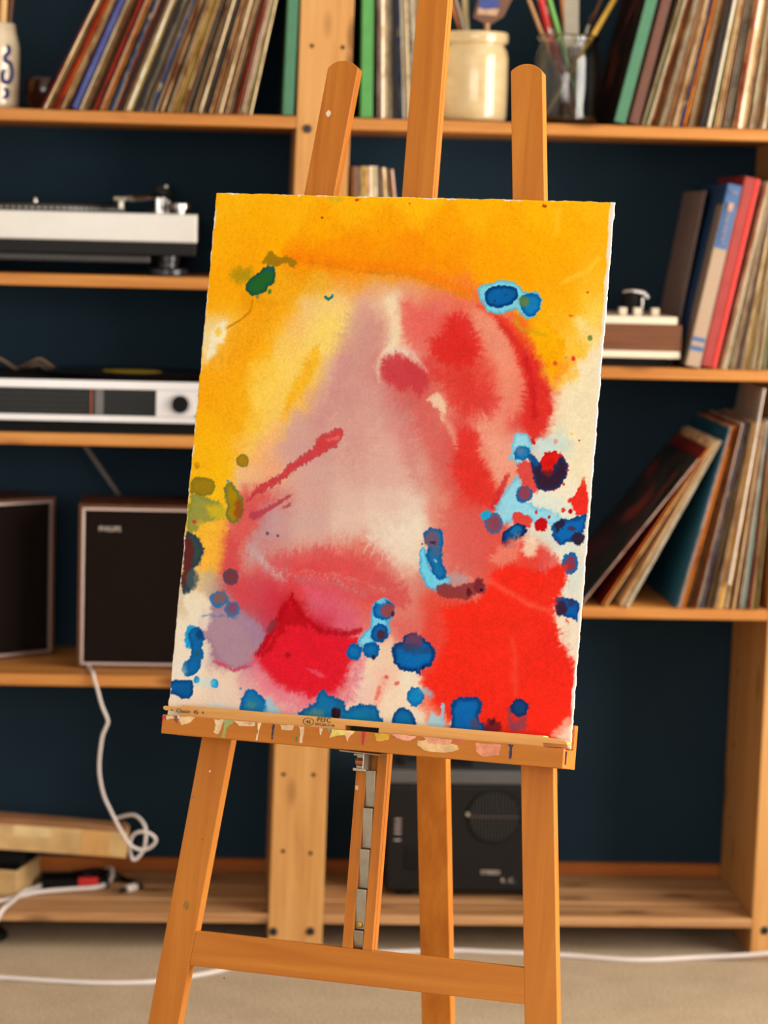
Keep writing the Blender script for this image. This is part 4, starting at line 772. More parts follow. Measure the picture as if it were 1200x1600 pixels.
SH = [
 ('k',246,124,4,7.1,6.3,0.85,[6.3,7.9,7.1,7.1,5.5,3.9],None,(-145.5,554.8,-91.6,550.1,-42.4,546.9,6.2,545.2,47.4,530.9,80.3,518.1)),
 ('p',249,138,4,11,7.9,0.55,0,None,(-126.5,572.7,-61.9,582.3,2.8,582.5,44.3,565.7,66.6,539.3,22,547.2,-58.9,549.5,-116.5,554.1)),
 ('k',222,132,20,2.4,3.1,0.75,2,None,(-124.4,550.7,-58,540.1,6.7,539,56.4,519.6,92.8,510.8)),
 ('p',250,150,4,17.3,9.4,0.45,0,None,(-63.7,601.9,0.5,607.4,65.8,593.5,52.6,562.1,-10.7,554,-76,558.4,-94.5,581.5)),
 ('k',253,196,60,3.9,3.1,0.6,3.1,None,(196.3,535.6,222.4,547.9,236.5,563.5)),
 ('k',254,196,60,4.7,3.9,0.5,3.1,None,(183.1,619.5,183.6,595)),
 ('k',200,120,10,0.8,1.6,0.9,1.3,None,(-189.9,499.7,-192.7,485.4,-204.2,475.5,-219.1,465.5)),
 ('p',240,156,12,7.9,3.9,0.6,0,None,(-219.1,465.5,-192.5,483.8,-189.1,499.7,-152.7,501,-165.4,461.1,-195.4,428.5,-223.3,415.5,-237,426.8,-223.6,443.2)),
 ('p',246,230,190,1.3,3.9,1,0,(240,186,90,1.6,0.5),(-243.5,458.2,-234.6,470.4,-223.3,474.8,-219.1,465.5,-220.7,448,-230.2,442.9,-232.6,433.3,-243.6,425)),
 ('p',248,196,60,3.1,2.4,0.8,0,None,(-226.9,460.4,-227.2,458.4,-228.5,456.7,-230.4,455.7,-232.6,455.6,-234.7,456.4,-236.3,458,-237,460.1,-236.7,462.1,-235.4,463.8,-233.5,464.8,-231.3,464.9,-229.2,464.1,-227.6,462.5)),
 ('p',249,208,96,15.7,11,0.55,0,None,(-83.1,503.3,-64.7,480.5,-81.7,444.7,-117.6,392.5,-145.1,336.6,-170.8,304.1,-180.6,319.2,-163.8,359.2,-143.7,407,-114.6,447.4,-101.3,479.2)),
 ('p',244,176,30,5.5,5.5,0.85,0,None,(-96.9,432.4,-111.5,396.7,-127.6,368.7,-138.4,352.5,-133.2,384,-119.8,415.9,-106.1,443.8)),
 ('p',244,170,110,9.4,6.3,0.5,0,None,(-137.5,343.2,-150.7,309,-177.2,284.2,-186.2,291.6,-168.2,319.8,-150.3,348.1)),
 ('p',206,142,134,17.3,11,0.5,0,None,(-52.5,480.9,-26.9,466.3,-13.2,404.8,-26.2,327,-48.8,310.4,-74.8,371.1,-68.4,433.6)),
 ('p',204,146,136,11,7.9,0.5,0,None,(-68.4,476.5,-49.9,496.6,-28.3,481.8,-36.1,434.9,-58.2,410.7,-77.7,402.1)),
 ('k',200,132,134,9.4,7.1,0.45,6.3,None,(-64.4,433.7,-76.2,386.6,-89.5,354.9)),
 ('k',200,110,106,11,9.4,0.4,7.9,None,(4.7,428.8,11.9,375.1,25.6,329.6,41.7,284.4)),
 ('k',240,214,176,4.7,3.9,0.8,[7.1,7.1,4.7,2,1.6,0.8],None,(-12.8,505.7,-3.5,474.9,-7.5,447.6,-18.2,441.8,-24.8,426,-20.1,409.2)),
 ('p',206,138,130,9.4,6.3,0.55,0,None,(-16.1,401.6,19.7,395.4,37.4,376.2,23.2,356.3,-5.7,366.5,-19.5,385.2)),
 ('k',230,204,188,3.1,3.9,0.8,[3.1,5.5,3.1],None,(-10.7,447.5,15.5,442.4,38,422.4)),
 ('p',208,88,84,12.6,7.1,0.55,0,None,(-11.9,434.3,7.7,439.7,25.9,432.7,43.5,415,60.1,388.8,77.2,356.6,91.1,323.7,95.9,287.4,77.4,282.6,51.7,323.2,26.9,360.4,2.9,386.2,-12.2,411.1)),
 ('p',198,56,64,3.9,6.3,0.8,0,None,(-17.9,429.4,-11.4,437.4,-2.1,440.9,17.7,434.7,36.7,419.3,42.7,405.7,31.9,392.9,19.1,401.6,10,396.6,-0.6,406.9,-10.2,406.5)),
 ('p',226,96,86,7.1,5.5,0.7,0,None,(0.1,506.1,18.3,499,34.1,484,39.3,461.1,27.1,446.7,11,456.1,2.5,479)),
 ('p',214,40,36,7.1,6.3,0.85,0,None,(59.3,487.3,81.1,491.9,98.4,474.8,103.5,452,91.8,432.3,68.3,429.8,47.7,438.2,39.7,457.2,52.9,469.3)),
 ('p',214,52,46,11,7.9,0.7,0,None,(45.1,422.7,80.7,424.2,113.4,410.3,127.1,388,108.9,371.9,80.8,378.2,59.2,398.7)),
 ('p',232,142,116,7.1,5.5,0.75,0,None,(85.6,502.8,110,494.5,131.6,472.2,149.8,442.3,161.7,412.4,156.6,381.7,144,373.5,136.9,411.3,117.9,448.7,96.3,470.9)),
 ('p',216,46,38,3.9,4.7,0.95,0,None,(112.4,494.5,131.8,487.6,149.4,465.2,161.5,452,177.9,432.1,190.2,406,194.3,375.9,184.6,352.7,172,346,162.2,370.6,165.8,401.1,157.6,423.6,140.7,457.3,127.4,475.9)),
 ('k',190,24,30,3.9,4.7,0.7,3.1,None,(159.1,442.7,169.5,412.7,174.2,374.9)),
 ('k',232,70,30,3.1,3.1,0.7,2.4,None,(95.9,503.2,118,493.2,138.7,480.1,154.7,457.8)),
 ('p',238,206,172,2.4,4.7,0.85,0,None,(42.5,390.3,54.6,397,63,391.2,66.8,376,62.3,363.6,56.4,377.1,48.1,381.3)),
 ('k',230,160,136,3.9,3.9,0.7,3.1,None,(61.8,369.7,75.9,353.5,84.1,332.5)),
 ('p',220,48,40,6.3,5.5,0.9,0,None,(82.7,356.9,98.6,354.6,115.5,341.7,124.7,325.4,128.6,308.1,140.8,293.6,142.1,278.5,129.9,266.5,110.1,269.2,94.7,283.5,81.7,305.7,82.5,332.4)),
 ('p',214,86,80,11,7.9,0.6,0,None,(79.1,263.6,102.3,268.7,126.6,258.7,140.2,236.8,136.8,214,117,190.1,93.6,188.6,76,210.2,71.7,240.4)),
 ('p',234,156,130,7.1,5.5,0.8,0,None,(108.3,333.7,122.6,349.7,138.8,342.8,152.4,320.8,150.5,297.9,138,289.7,126.2,308)),
 ('k',196,40,44,2.4,3.9,0.8,3.1,None,(147.9,301.6,141.7,282.3,133.9,265.2)),
 ('p',236,218,196,12.6,9.4,0.7,0,None,(-5.8,235.8,32.5,253.3,54.3,231.7,49.2,201,38.7,185.1,13.6,198.8,-19.6,212)),
 ('p',226,190,172,14.1,9.4,0.5,0,None,(-48.6,264.1,-1.3,274.4,32.5,253.3,-5.1,228.2,-53.7,233)),
 ('p',240,222,184,7.1,6.3,0.9,0,None,(199.8,383.7,206.5,414.3,223.8,437.7,247.5,457.6,251,340.9,249.2,288.2,232.2,291,221.7,324.3,198.4,345.8)),
 ('p',250,170,6,3.9,4.7,0.95,0,None,(175.7,485.3,193.7,474.5,206.9,456,199.1,429.1,192.6,413.7,183,436.1,170.6,454.6,159.6,473.3)),
 ('p',248,190,50,7.1,5.5,0.8,0,None,(233,457,232.3,452.4,229.6,448.6,225.5,446.4,220.7,446.2,216.2,448.1,212.9,451.7,211.5,456.2,212.2,460.8,214.8,464.7,219,466.9,223.8,467,228.2,465.2,231.5,461.6)),
 ('p',246,214,130,4.7,3.9,0.9,0,None,(211.7,490.4,221.4,494.6,233.4,479.8,228.6,472,220.3,479.3)),
 ('p',250,200,80,7.1,5.5,0.5,0,None,(251.7,499.4,251.8,489.6,250.3,481.6,247.6,477.1,244.2,477,240.8,481.3,238,489.1,236.4,498.9,236.4,508.8,237.8,516.8,240.6,521.3,244,521.4,247.4,517.1,250.2,509.3)),
 ('p',228,110,50,1.2,1.6,1.0,0,None,(212.8,495.8,212.6,494.8,211.8,494,210.6,493.5,209.2,493.4,208,493.8,207,494.6,206.6,495.6,206.9,496.6,207.7,497.4,208.9,497.9,210.2,497.9,211.5,497.5,212.4,496.8)),
 ('p',220,60,50,0.8,1.6,1.0,0,None,(218.6,445.1,218.4,443.8,217.9,442.7,217,442.1,216,442,215,442.6,214.3,443.6,214,444.9,214.1,446.2,214.6,447.3,215.5,447.9,216.5,448,217.5,447.4,218.2,446.4)),
 ('p',226,90,40,0.8,1.6,1.0,0,None,(198.3,438.2,198.1,437.2,197.3,436.4,196.1,435.9,194.7,435.8,193.5,436.2,192.5,437,192.1,438,192.4,439,193.2,439.8,194.4,440.3,195.7,440.3,197,439.9,197.9,439.2)),
 ('p',226,120,90,0.8,0.8,1.0,0,None,(208.5,446.2,208.4,445.6,208,445,207.4,444.7,206.7,444.7,206.1,444.9,205.6,445.4,205.4,446.1,205.5,446.8,205.9,447.3,206.4,447.6,207.1,447.6,207.8,447.4,208.2,446.9)),
 ('p',120,140,60,0.8,1.2,1.0,0,None,(237.3,470.1,237.1,468.8,236.3,467.7,235.1,467.1,233.8,467,232.5,467.5,231.5,468.6,231.1,469.9,231.3,471.2,232.1,472.3,233.3,472.9,234.6,473,235.9,472.4,236.8,471.4)),
 ('p',220,70,20,0.5,0.8,1.0,0,None,(228.2,523.7,228.1,523.2,227.7,522.8,227.1,522.6,226.4,522.5,225.8,522.7,225.3,523.1,225.1,523.6,225.3,524.1,225.7,524.5,226.2,524.7,226.9,524.8,227.6,524.6,228,524.2)),
 ('k',249,178,40,5.5,4.7,0.6,4.7,None,(180.6,428.4,199.1,410.2,206.2,418.1,220.9,426.3)),
 ('p',200,215,205,7.9,6.3,0.6,0,None,(185.3,345.1,210.9,361.5,224.3,339.5,214.7,316.4,192,311.5)),
 ('p',214,220,208,7.9,6.3,0.7,0,None,(169.2,261.2,210.8,271.1,236.8,235.1,249.6,191.1,246.2,168.5,230.7,171.2,223.4,211.8,199.3,225.3)),
 ('p',216,72,76,7.9,7.9,0.6,0,None,(-142.4,181.3,-115.2,195.4,-83.4,204.3,-46.7,201.1,-13.5,189.4,16,172.2,41.8,151.1,27,138.7,-5,140.4,-45.5,145.3,-94.1,145.9,-132.1,158.8)),
 ('p',212,84,82,9.4,7.1,0.6,0,None,(-25.5,188.7,16,172.2,41.8,151.1,27,138.7,-2.1,152)),
 ('k',204,130,124,4.7,8.6,0.25,2.4,None,(-129.1,170.6,-88.4,170.9,-47.7,168.1,-6.4,155.5,17.2,159.4)),
 ('k',188,120,120,3.9,6.3,0.5,2.4,None,(-104,164.5,-55.2,162.2,-14,151.2)),
 ('k',210,176,170,1.4,9.4,0.25,0.8,None,(-175.6,208.7,-155.3,186.7,-127.7,173,-94.7,168.9,-55.6,166.8,-20.6,153.8)),
 ('k',206,170,172,0.9,7.1,0.5,0.8,None,(-156.9,203.7,-144.9,181.2,-120.6,167.2)),
 ('k',226,150,136,1.4,7.9,0.3,0.9,None,(-96.9,174.9,-56.3,174.4,-11.3,165.1,21.7,153.6)),
 ('p',216,84,82,7.1,6.3,0.7,0,None,(-195.5,259.8,-163,265.5,-137.7,259.1,-147.3,231.4,-170,210.6,-182.4,194.3,-198,201.2,-188.7,232.9)),
 ('p',190,160,165,9.4,7.1,0.6,0,None,(-153.3,250.5,-128,244.2,-140.6,204.7,-154.7,180.5,-171.8,187.2,-158.4,219.1)),
 ('k',200,175,170,5.5,7.1,0.5,3.9,None,(-160.3,195.7,-137.6,173.9,-120.2,163.4)),
 ('p',210,70,76,6.3,5.5,0.7,0,None,(-203.7,216.4,-179.9,202.3,-176.1,163.7,-150.9,142.1,-165.8,125.6,-188.5,147.3,-199.8,177.7)),
 ('p',172,134,150,2.4,4.7,0.92,0,(150,100,130,3.1,0.4),(-218.8,118.1,-194.9,127.5,-172.2,123.6,-143.5,107.8,-131.1,89.5,-137.4,69.8,-154.8,55.4,-175,51.6,-196.6,61.6,-206.7,80.2,-222.3,94.6)),
 ('p',150,118,150,7.1,6.3,0.5,0,None,(-171.6,117.5,-138.7,100.5,-114.4,102.2,-128.7,81.9,-163.2,98.8)),
 ('k',206,70,100,1.6,3.1,0.85,2,None,(-196.3,58.5,-170.8,50.4,-149.3,57.4,-140.5,68.8)),
 ('p',222,26,44,5.5,5.5,0.97,0,None,(-126.5,101.3,-112.9,129.2,-103.2,139.1,-85.1,119.6,-66,105.6,-33.5,102.5,-17,97.6,-26.1,66.5,-32.1,44.8,-58.6,27.5,-95.5,32.3,-121,44.1,-138.7,58.2,-143.9,69.3)),
 ('p',226,120,140,7.9,7.1,0.7,0,None,(-145.1,65.4,-120.4,38,-90.6,23.5,-49.9,20.6,-27.7,39.8,-17.4,67.2,-7,75.5,-12.1,44.8,-33.5,16.6,-73.2,11.1,-114.8,21.6,-145.3,42.3)),
 ('p',188,16,28,2.4,4.7,0.9,0,None,(-122.1,97.8,-116.6,125.1,-104.7,137.5,-91.8,121.4,-84.1,108.2,-97.3,111.1,-110.3,102.5,-124.3,78.4,-137.4,69.8)),
 ('k',178,12,24,2.4,3.9,0.9,3.5,None,(-141.7,71.8,-126.2,97.5,-116.6,125.1,-105.7,139.7,-87.6,119.4,-64.4,105.7,-33.7,104.1,-16.6,109.8)),
 ('k',178,12,24,0.8,1.6,0.9,1.6,None,(-105.9,141.2,-104.8,146.7)),
 ('k',190,20,40,0.9,3.1,0.85,2.4,None,(-71.1,116.7,-56.6,108.6,-42,107.3)),
 ('k',130,50,60,1.6,2.4,0.8,4.7,None,(-130.6,101.1,-124.8,109.2)),
 ('p',150,20,40,1.6,1.6,0.8,0,None,(-101.1,74,-101.3,72.6,-102.1,71.5,-103.3,70.8,-104.7,70.7,-106.1,71.2,-107.1,72.2,-107.5,73.5,-107.3,74.8,-106.6,76,-105.3,76.7,-103.9,76.8,-102.5,76.3,-101.5,75.3)),
 ('p',232,90,110,2.4,2.4,0.7,0,None,(-77.7,58.9,-61.4,56.3,-52.8,50.8,-64.9,51.4)),
 ('p',216,92,116,9.4,7.9,0.6,0,None,(-91.5,161.4,-45.9,149.1,-19.8,127.9,-27.6,108.3,-58.5,111.5,-80.2,127.6)),
 ('p',146,146,66,2.4,3.9,0.95,0,(110,130,50,2.4,0.5),(-245.6,260.9,-226.7,255.7,-207.1,251.3,-199.8,236.1,-209.2,230.1,-226.9,224.4,-240.8,212.6,-248.4,221.6)),
 ('p',214,178,30,3.9,3.9,0.8,0,None,(-227.4,246.3,-200.9,247.8,-200.9,230.6,-217.9,234.3)),
 ('p',150,120,20,1.2,2.4,0.95,0,(120,110,30,2.4,0.7),(-247.3,278.1,-234.2,280.4,-220.6,278,-216.3,268.8,-223.7,259,-237,258.3,-247.4,262.4)),
 ('p',166,132,10,1.2,2.4,0.97,0,(96,110,70,2.4,0.8),(-203.7,259.3,-203.4,272.7,-197.2,277.7,-187.2,268.1,-180.4,258.3,-176.7,245.3,-179.6,233.4,-188.9,226.6,-198.9,235.4,-198.5,247.9)),
 ('p',150,70,30,3.1,2.4,0.8,0,None,(-179.1,245.1,-179.1,239.7,-180,235.3,-181.8,232.8,-184,232.7,-186.2,235,-188,239.2,-189,244.6,-189.1,250,-188.1,254.4,-186.4,256.9,-184.2,257,-181.9,254.7,-180.2,250.5)),
 ('p',90,150,190,0.5,0.8,1.0,0,None,(-199,278.4,-199.1,277.7,-199.5,277.1,-200.1,276.8,-200.8,276.7,-201.5,277,-202.1,277.5,-202.3,278.2,-202.2,278.9,-201.8,279.4,-201.1,279.8,-200.4,279.8,-199.7,279.6,-199.2,279)),
 ('p',166,124,22,0.9,2,1,0,(120,110,40,1.6,0.7),(-175.8,303.8,-176.2,300.1,-178.2,297,-181.4,295.2,-185,295,-188.5,296.4,-191.1,299.3,-192.3,303,-191.8,306.7,-189.8,309.8,-186.7,311.7,-183,311.8,-179.5,310.4,-177,307.5)),
 ('p',190,130,10,1.6,1.6,0.8,0,None,(-239,295.1,-239.1,293.4,-239.9,291.9,-241.2,291.1,-242.7,291,-244.1,291.7,-245.1,293,-245.6,294.7,-245.5,296.4,-244.7,297.8,-243.4,298.7,-242,298.7,-240.5,298.1,-239.5,296.7)),
 ('p',247,180,52,7.1,4.7,0.7,0,None,(-231.9,224.1,-204.8,228,-197.3,210.6,-199.8,177.7,-206.5,161.7,-227.1,176,-228.1,203.2)),
 ('p',52,70,72,1.6,3.1,1,0,(30,50,70,2.4,0.6),(-249.5,207.4,-238,209.7,-227.9,200.9,-223.5,190.2,-227.1,176,-234.6,167.7,-230.7,153.9,-233.9,144.4,-245.9,138.9)),
 ('p',104,34,30,3.1,3.1,0.85,0,None,(-251,205.8,-241.4,202.4,-236.2,183.2,-240.5,159.5,-245.9,147.5)),
 ('p',70,86,86,2.4,2.4,0.8,0,None,(-227.6,156.5,-227.8,151,-229.5,146.6,-232.2,144,-235.5,143.8,-238.8,146,-241.3,150.2,-242.6,155.5,-242.4,160.9,-240.7,165.4,-238,168,-234.6,168.2,-231.4,166,-228.9,161.8)),
 ('p',190,70,40,0.8,1.6,1.0,0,None,(-237.1,226.2,-237.3,225.1,-237.9,224.3,-238.8,223.8,-239.9,223.7,-241,224.1,-241.8,224.9,-242.1,225.9,-242,226.9,-241.3,227.7,-240.4,228.3,-239.3,228.3,-238.2,227.9,-237.5,227.2)),
 ('p',240,224,198,3.1,3.9,0.8,0,None,(-233.5,140.5,-212.5,138,-206.1,115.1,-214,95.2,-228,102,-245.2,131.9)),
 ('p',176,170,150,7.1,5.5,0.5,0,None,(-221,164.7,-194.2,162.5,-196,139.1,-215,137.8)),
 ('p',120,56,60,0.9,2,1,0,(90,66,90,2.4,0.8),(-176,162.9,-176.6,158.5,-179,154.8,-182.7,152.6,-187.1,152.3,-191.3,154,-194.3,157.3,-195.8,161.6,-195.2,166,-192.8,169.7,-189,171.9,-184.7,172.2,-180.5,170.5,-177.4,167.2)),
 ('p',60,110,150,1.2,2.4,1,0,(40,110,180,2.4,0.7),(-186.5,135.1,-187.2,130.6,-190.1,126.9,-194.5,124.7,-199.6,124.4,-204.4,126,-208,129.3,-209.6,133.5,-208.8,138,-206,141.7,-201.6,143.9,-196.4,144.2,-191.6,142.6,-188.1,139.3)),
 ('p',130,92,92,2.4,1.6,0.9,0,None,(-189.1,136.4,-189.6,133.4,-191.7,130.8,-194.9,129.3,-198.5,129,-201.9,130.1,-204.5,132.4,-205.6,135.3,-205.1,138.4,-203,141,-199.9,142.5,-196.2,142.8,-192.8,141.7,-190.2,139.4)),
 ('p',84,96,136,1.2,2.4,0.95,0,(50,110,170,2.4,0.7),(-169.7,123.8,-170.3,119.4,-172.7,115.7,-176.4,113.5,-180.8,113.2,-184.9,114.9,-188,118.2,-189.4,122.5,-188.9,126.9,-186.5,130.5,-182.7,132.7,-178.3,133,-174.2,131.4,-171.1,128.1)),
 ('p',140,72,96,2.4,1.6,0.8,0,None,(-174,125.1,-174.3,122.4,-175.7,120.1,-177.8,118.8,-180.4,118.6,-182.8,119.6,-184.6,121.7,-185.5,124.3,-185.1,127,-183.8,129.2,-181.6,130.6,-179,130.8,-176.6,129.7,-174.8,127.7)),
 ('k',96,120,160,1.6,3.9,0.6,1.6,None,(-171.2,113.7,-189.5,114.7,-215.8,112.9)),
 ('p',96,80,110,0.6,0.8,1.0,0,None,(-141.5,217.8,-141.6,216.9,-142.1,216.2,-142.9,215.7,-143.7,215.7,-144.6,216,-145.2,216.7,-145.5,217.5,-145.3,218.4,-144.9,219.1,-144.1,219.6,-143.3,219.6,-142.4,219.3,-141.8,218.6)),
 ('p',110,90,120,0.6,0.8,1.0,0,None,(-127.9,215.5,-128,214.5,-128.6,213.6,-129.4,213.1,-130.4,213.1,-131.4,213.5,-132.1,214.2,-132.4,215.2,-132.3,216.2,-131.7,217.1,-130.9,217.6,-129.9,217.6,-128.9,217.2,-128.2,216.5)),
 ('p',40,30,60,0.4,0.4,1.0,0,None,(-11.1,60,-11.2,59.7,-11.4,59.4,-11.7,59.2,-12,59.2,-12.4,59.3,-12.6,59.6,-12.7,59.9,-12.7,60.2,-12.5,60.5,-12.2,60.7,-11.8,60.7,-11.5,60.6,-11.3,60.4)),
 ('p',206,54,58,1.3,4.7,0.92,0,(160,80,96,1.6,0.5),(-57,345.5,-60.8,334.5,-68.8,324.8,-76.8,322.9,-81.9,317.2,-93.5,311.2,-108.8,300.3,-124,287.8,-140.9,276,-159.5,264.1,-175.2,255.5,-165,269.3,-146.6,283.5,-126.7,298.6,-110.1,313.4,-96.5,325,-89.3,334.7,-76.9,342.3,-67.7,347.4)),
 ('k',226,110,100,1.6,3.1,0.7,2.4,None,(-65.1,337.4,-77.8,333.7)),
 ('k',180,60,76,1.2,3.1,0.85,[1.2,2.4,3.1,4.7],None,(-117.1,266.5,-132.4,255.5,-148.6,244.5,-164.3,237.4)),
 ('k',180,70,80,0.8,2.4,0.8,1.6,None,(-119.1,254,-125.3,249.7)),
 ('p',158,136,18,6.3,3.1,0.75,0,None,(-192.1,531.3,-193.2,526.8,-197,523.1,-202.8,520.9,-209.5,520.7,-215.7,522.5,-220.2,526,-222.1,530.4,-221.1,534.9,-217.3,538.6,-211.4,540.8,-204.8,541,-198.6,539.2,-194.1,535.7)),
 ('p',150,112,14,1.6,3.1,0.9,0,None,(-181.9,545.9,-177.8,555.5,-171.8,562,-161.1,554.4,-151.4,556.2,-141,551.8,-139.2,540.8,-148.7,546,-157.1,546.6,-164.9,541.6,-175.1,544.5)),
 ('p',34,98,42,0.8,2,1,0,(20,70,70,2.4,0.7),(-200.4,513.6,-198.8,523.2,-189,533,-179.8,541.2,-167.5,543.1,-163.4,535.3,-164.9,524.2,-170.9,518.5,-175.2,511.3,-188,506.1,-196.6,509)),
 ('p',24,86,104,1.6,1.2,0.8,0,None,(-166.3,539.2,-166.7,537.8,-167.9,536.7,-169.9,536,-172.1,535.9,-174.1,536.5,-175.6,537.5,-176.2,538.9,-175.9,540.3,-174.6,541.4,-172.7,542.1,-170.5,542.2,-168.4,541.6,-166.9,540.6)),
 ('p',60,120,50,0.8,1.6,0.9,0,None,(-167,512.3,-167.1,510.9,-167.7,509.8,-168.7,509.2,-169.8,509.2,-170.8,509.7,-171.6,510.8,-172,512.2,-171.9,513.5,-171.3,514.7,-170.4,515.3,-169.3,515.3,-168.2,514.8,-167.4,513.7)),
 ('p',60,120,90,0.8,1.2,0.7,0,None,(-182.1,504.7,-182.2,504,-182.9,503.5,-183.8,503.1,-185,503.1,-186,503.4,-186.7,503.9,-187,504.6,-186.9,505.2,-186.2,505.8,-185.3,506.2,-184.1,506.2,-183.1,505.9,-182.4,505.4)),
 ('k',16,110,110,0.6,1.2,1,1.6,None,(-97.4,507.5,-93,504.5,-88.5,508.6)),
 ('p',20,140,190,0.5,0.8,1.0,0,None,(-87.2,510.2,-87.3,509.7,-87.6,509.3,-88.2,509,-88.9,509,-89.5,509.2,-89.9,509.6,-90.1,510.1,-90,510.6,-89.6,511.1,-89.1,511.3,-88.4,511.3,-87.8,511.1,-87.4,510.7)),
 ('p',122,206,222,1.2,3.1,1,0,(60,150,190,1.6,0.5),(93.8,518.5,95.3,527.8,106.8,531.3,120,534,134.1,533.7,144,527.8,152.3,522.7,162.5,521.5,170.8,515.7,173.2,505.8,167,496.5,156.6,490.7,146.9,494.2,141.6,501.7,129.5,496.7,117.9,494.7,104,500.4)),
 ('p',10,96,164,0.8,1.6,1,0,(4,50,110,2.4,0.8),(102.2,512.6,105.2,523.5,117.3,528.5,133,528.3,142.2,522.4,141.5,512.4,132.7,505.2,119.6,501.7,107.6,504.4)),
 ('p',20,122,184,0.8,2,1,0,(6,80,150,2.4,0.7),(145.9,506.4,148.1,517.2,158.7,520.7,169.3,514.9,171.8,504.3,165.5,495.6,154.8,493.7)),
 ('p',96,124,64,2.4,1.6,0.9,0,None,(157.2,510.7,156.8,508,155.3,505.8,152.9,504.5,150.1,504.4,147.5,505.5,145.6,507.6,144.8,510.2,145.2,512.9,146.7,515.1,149.1,516.4,151.9,516.4,154.5,515.3,156.4,513.3)),
 ('p',20,70,90,0.5,0.8,1.0,0,None,(116.6,510,116.5,509.4,116.1,508.8,115.5,508.5,114.8,508.5,114.1,508.8,113.6,509.3,113.4,509.9,113.5,510.6,113.9,511.2,114.5,511.5,115.2,511.5,115.9,511.2,116.3,510.7)),
 ('p',20,80,110,0.5,0.8,1.0,0,None,(129.2,518.2,129.1,517.5,128.7,516.9,128.1,516.6,127.4,516.6,126.8,516.9,126.3,517.4,126.1,518,126.2,518.7,126.6,519.3,127.2,519.6,127.9,519.6,128.5,519.3,129,518.8)),
 ('k',206,160,20,2.4,3.1,0.7,2.4,None,(142,487.9,150.8,476.8,170.5,473.7,180.1,471)),
 ('p',148,214,232,1.6,3.9,0.97,0,(84,180,220,2,0.6),(150,349.5,158.9,354.5,171.8,349,175.9,337.1,169.2,324.7,180.4,310.9,176.3,295.5,173,280.3,183.2,269.5,205.1,266.2,219.8,255.1,209.8,247,196.9,253.7,188.2,247.2,178.2,255.7,163,251.8,147.2,246.3,135.9,259.3,143.8,276.4,151.8,291.9,161.3,307.6,157.2,319.5,146.1,322,151.5,332.1)),
 ('p',196,220,216,3.9,3.9,0.8,0,None,(179.9,344.9,196.4,350.2,212.2,346.5,205.4,335.6,187.2,331.6)),
 ('p',222,226,210,3.9,3.1,0.8,0,None,(185.9,292.3,194.5,281.5,225.5,279.4,230.5,264.7,219.5,259.5,195.8,266.5,185.6,277.2)),
 ('p',34,124,182,1.2,2.4,1,0,(16,90,150,2.4,0.7),(154.5,333,161.7,339.4,171.1,338.4,173.4,329.4,167.8,323.1,156.8,324)),
 ('p',90,120,160,2.4,1.6,0.7,0,None,(166.1,333.6,165.7,331.6,164.4,329.9,162.3,329,159.9,328.8,157.6,329.6,156,331.1,155.3,333,155.6,335,157,336.7,159.1,337.7,161.5,337.8,163.8,337,165.4,335.5)),
 ('p',222,66,58,1.6,3.9,0.95,0,None,(159.2,315,169.5,321.6,180.8,316.2,186.7,301.4,185,284.7,172.8,282.5,163.8,297.1)),
 ('p',222,28,22,0.8,3.1,1,0,(180,10,20,2,0.5),(186.5,321,191.8,331.9,204,334,213.6,329.9,219.2,318.2,217.5,301.5,209.2,289.8,195.6,286.8,187.3,293.9,184.5,308.8)),
 ('p',44,28,48,1.2,2.4,0.95,0,(10,50,110,2.4,0.7),(175.1,328,185,320.9,192.4,306.2,201.6,306.7,203.8,317.4,210.6,328.3,218,322.6,218.7,305.4,210.6,292.1,198.7,287,187.7,289.4,180.5,301.1,177.9,313)),
 ('k',14,80,140,1.2,1.6,0.95,3.1,None,(173.7,326.4,182.1,319.3)),
 ('p',52,30,46,3.1,2.4,0.75,0,None,(208.8,304.1,208,300.1,205.1,296.8,200.6,294.8,195.5,294.5,190.7,296,187.2,299,185.8,302.8,186.6,306.8,189.5,310.1,194,312.1,199.1,312.4,203.9,310.9,207.3,307.9)),
 ('p',200,20,20,2.4,1.6,0.8,0,None,(202.7,321.8,202.3,319.9,201,318.2,198.9,317.2,196.5,317.1,194.3,317.9,192.6,319.4,191.9,321.3,192.3,323.3,193.7,324.9,195.7,325.9,198.1,326,200.4,325.3,202,323.8)),
 ('p',150,24,26,1.6,1.6,0.7,0,None,(200.1,307.4,199.9,306.4,199.3,305.6,198.4,305.1,197.4,305,196.5,305.4,195.8,306.2,195.4,307.1,195.6,308.1,196.2,308.9,197.1,309.4,198.1,309.5,199,309.1,199.7,308.3)),
 ('p',200,30,30,0.8,1.6,1.0,0,None,(178.6,344.8,178.5,343.2,177.9,341.8,176.9,341,175.8,341,174.6,341.7,173.8,342.9,173.4,344.6,173.5,346.2,174.1,347.6,175.1,348.3,176.3,348.4,177.4,347.7,178.2,346.4)),
 ('p',226,140,120,1.2,1.6,0.8,0,None,(205.3,346.1,205.2,344.8,204.6,343.7,203.7,343.1,202.7,343.1,201.7,343.6,201,344.6,200.7,345.9,200.8,347.2,201.3,348.3,202.2,348.9,203.2,349,204.2,348.4,204.9,347.4)),
 ('p',30,100,160,1.2,2.4,1,0,(10,90,160,2.4,0.8),(181.3,282.2,180.6,277.9,177.9,274.4,173.8,272.2,169,272,164.5,273.6,161.2,276.8,159.7,281,160.4,285.3,163.2,288.9,167.3,291,172.1,291.3,176.6,289.6,179.9,286.4)),
 ('p',146,62,76,2,2,0.95,0,None,(178.1,283.6,177.6,280.3,175.7,277.5,172.8,275.9,169.3,275.7,166.1,277,163.7,279.5,162.7,282.7,163.2,286,165.1,288.7,168.1,290.4,171.5,290.6,174.7,289.3,177.1,286.8)),
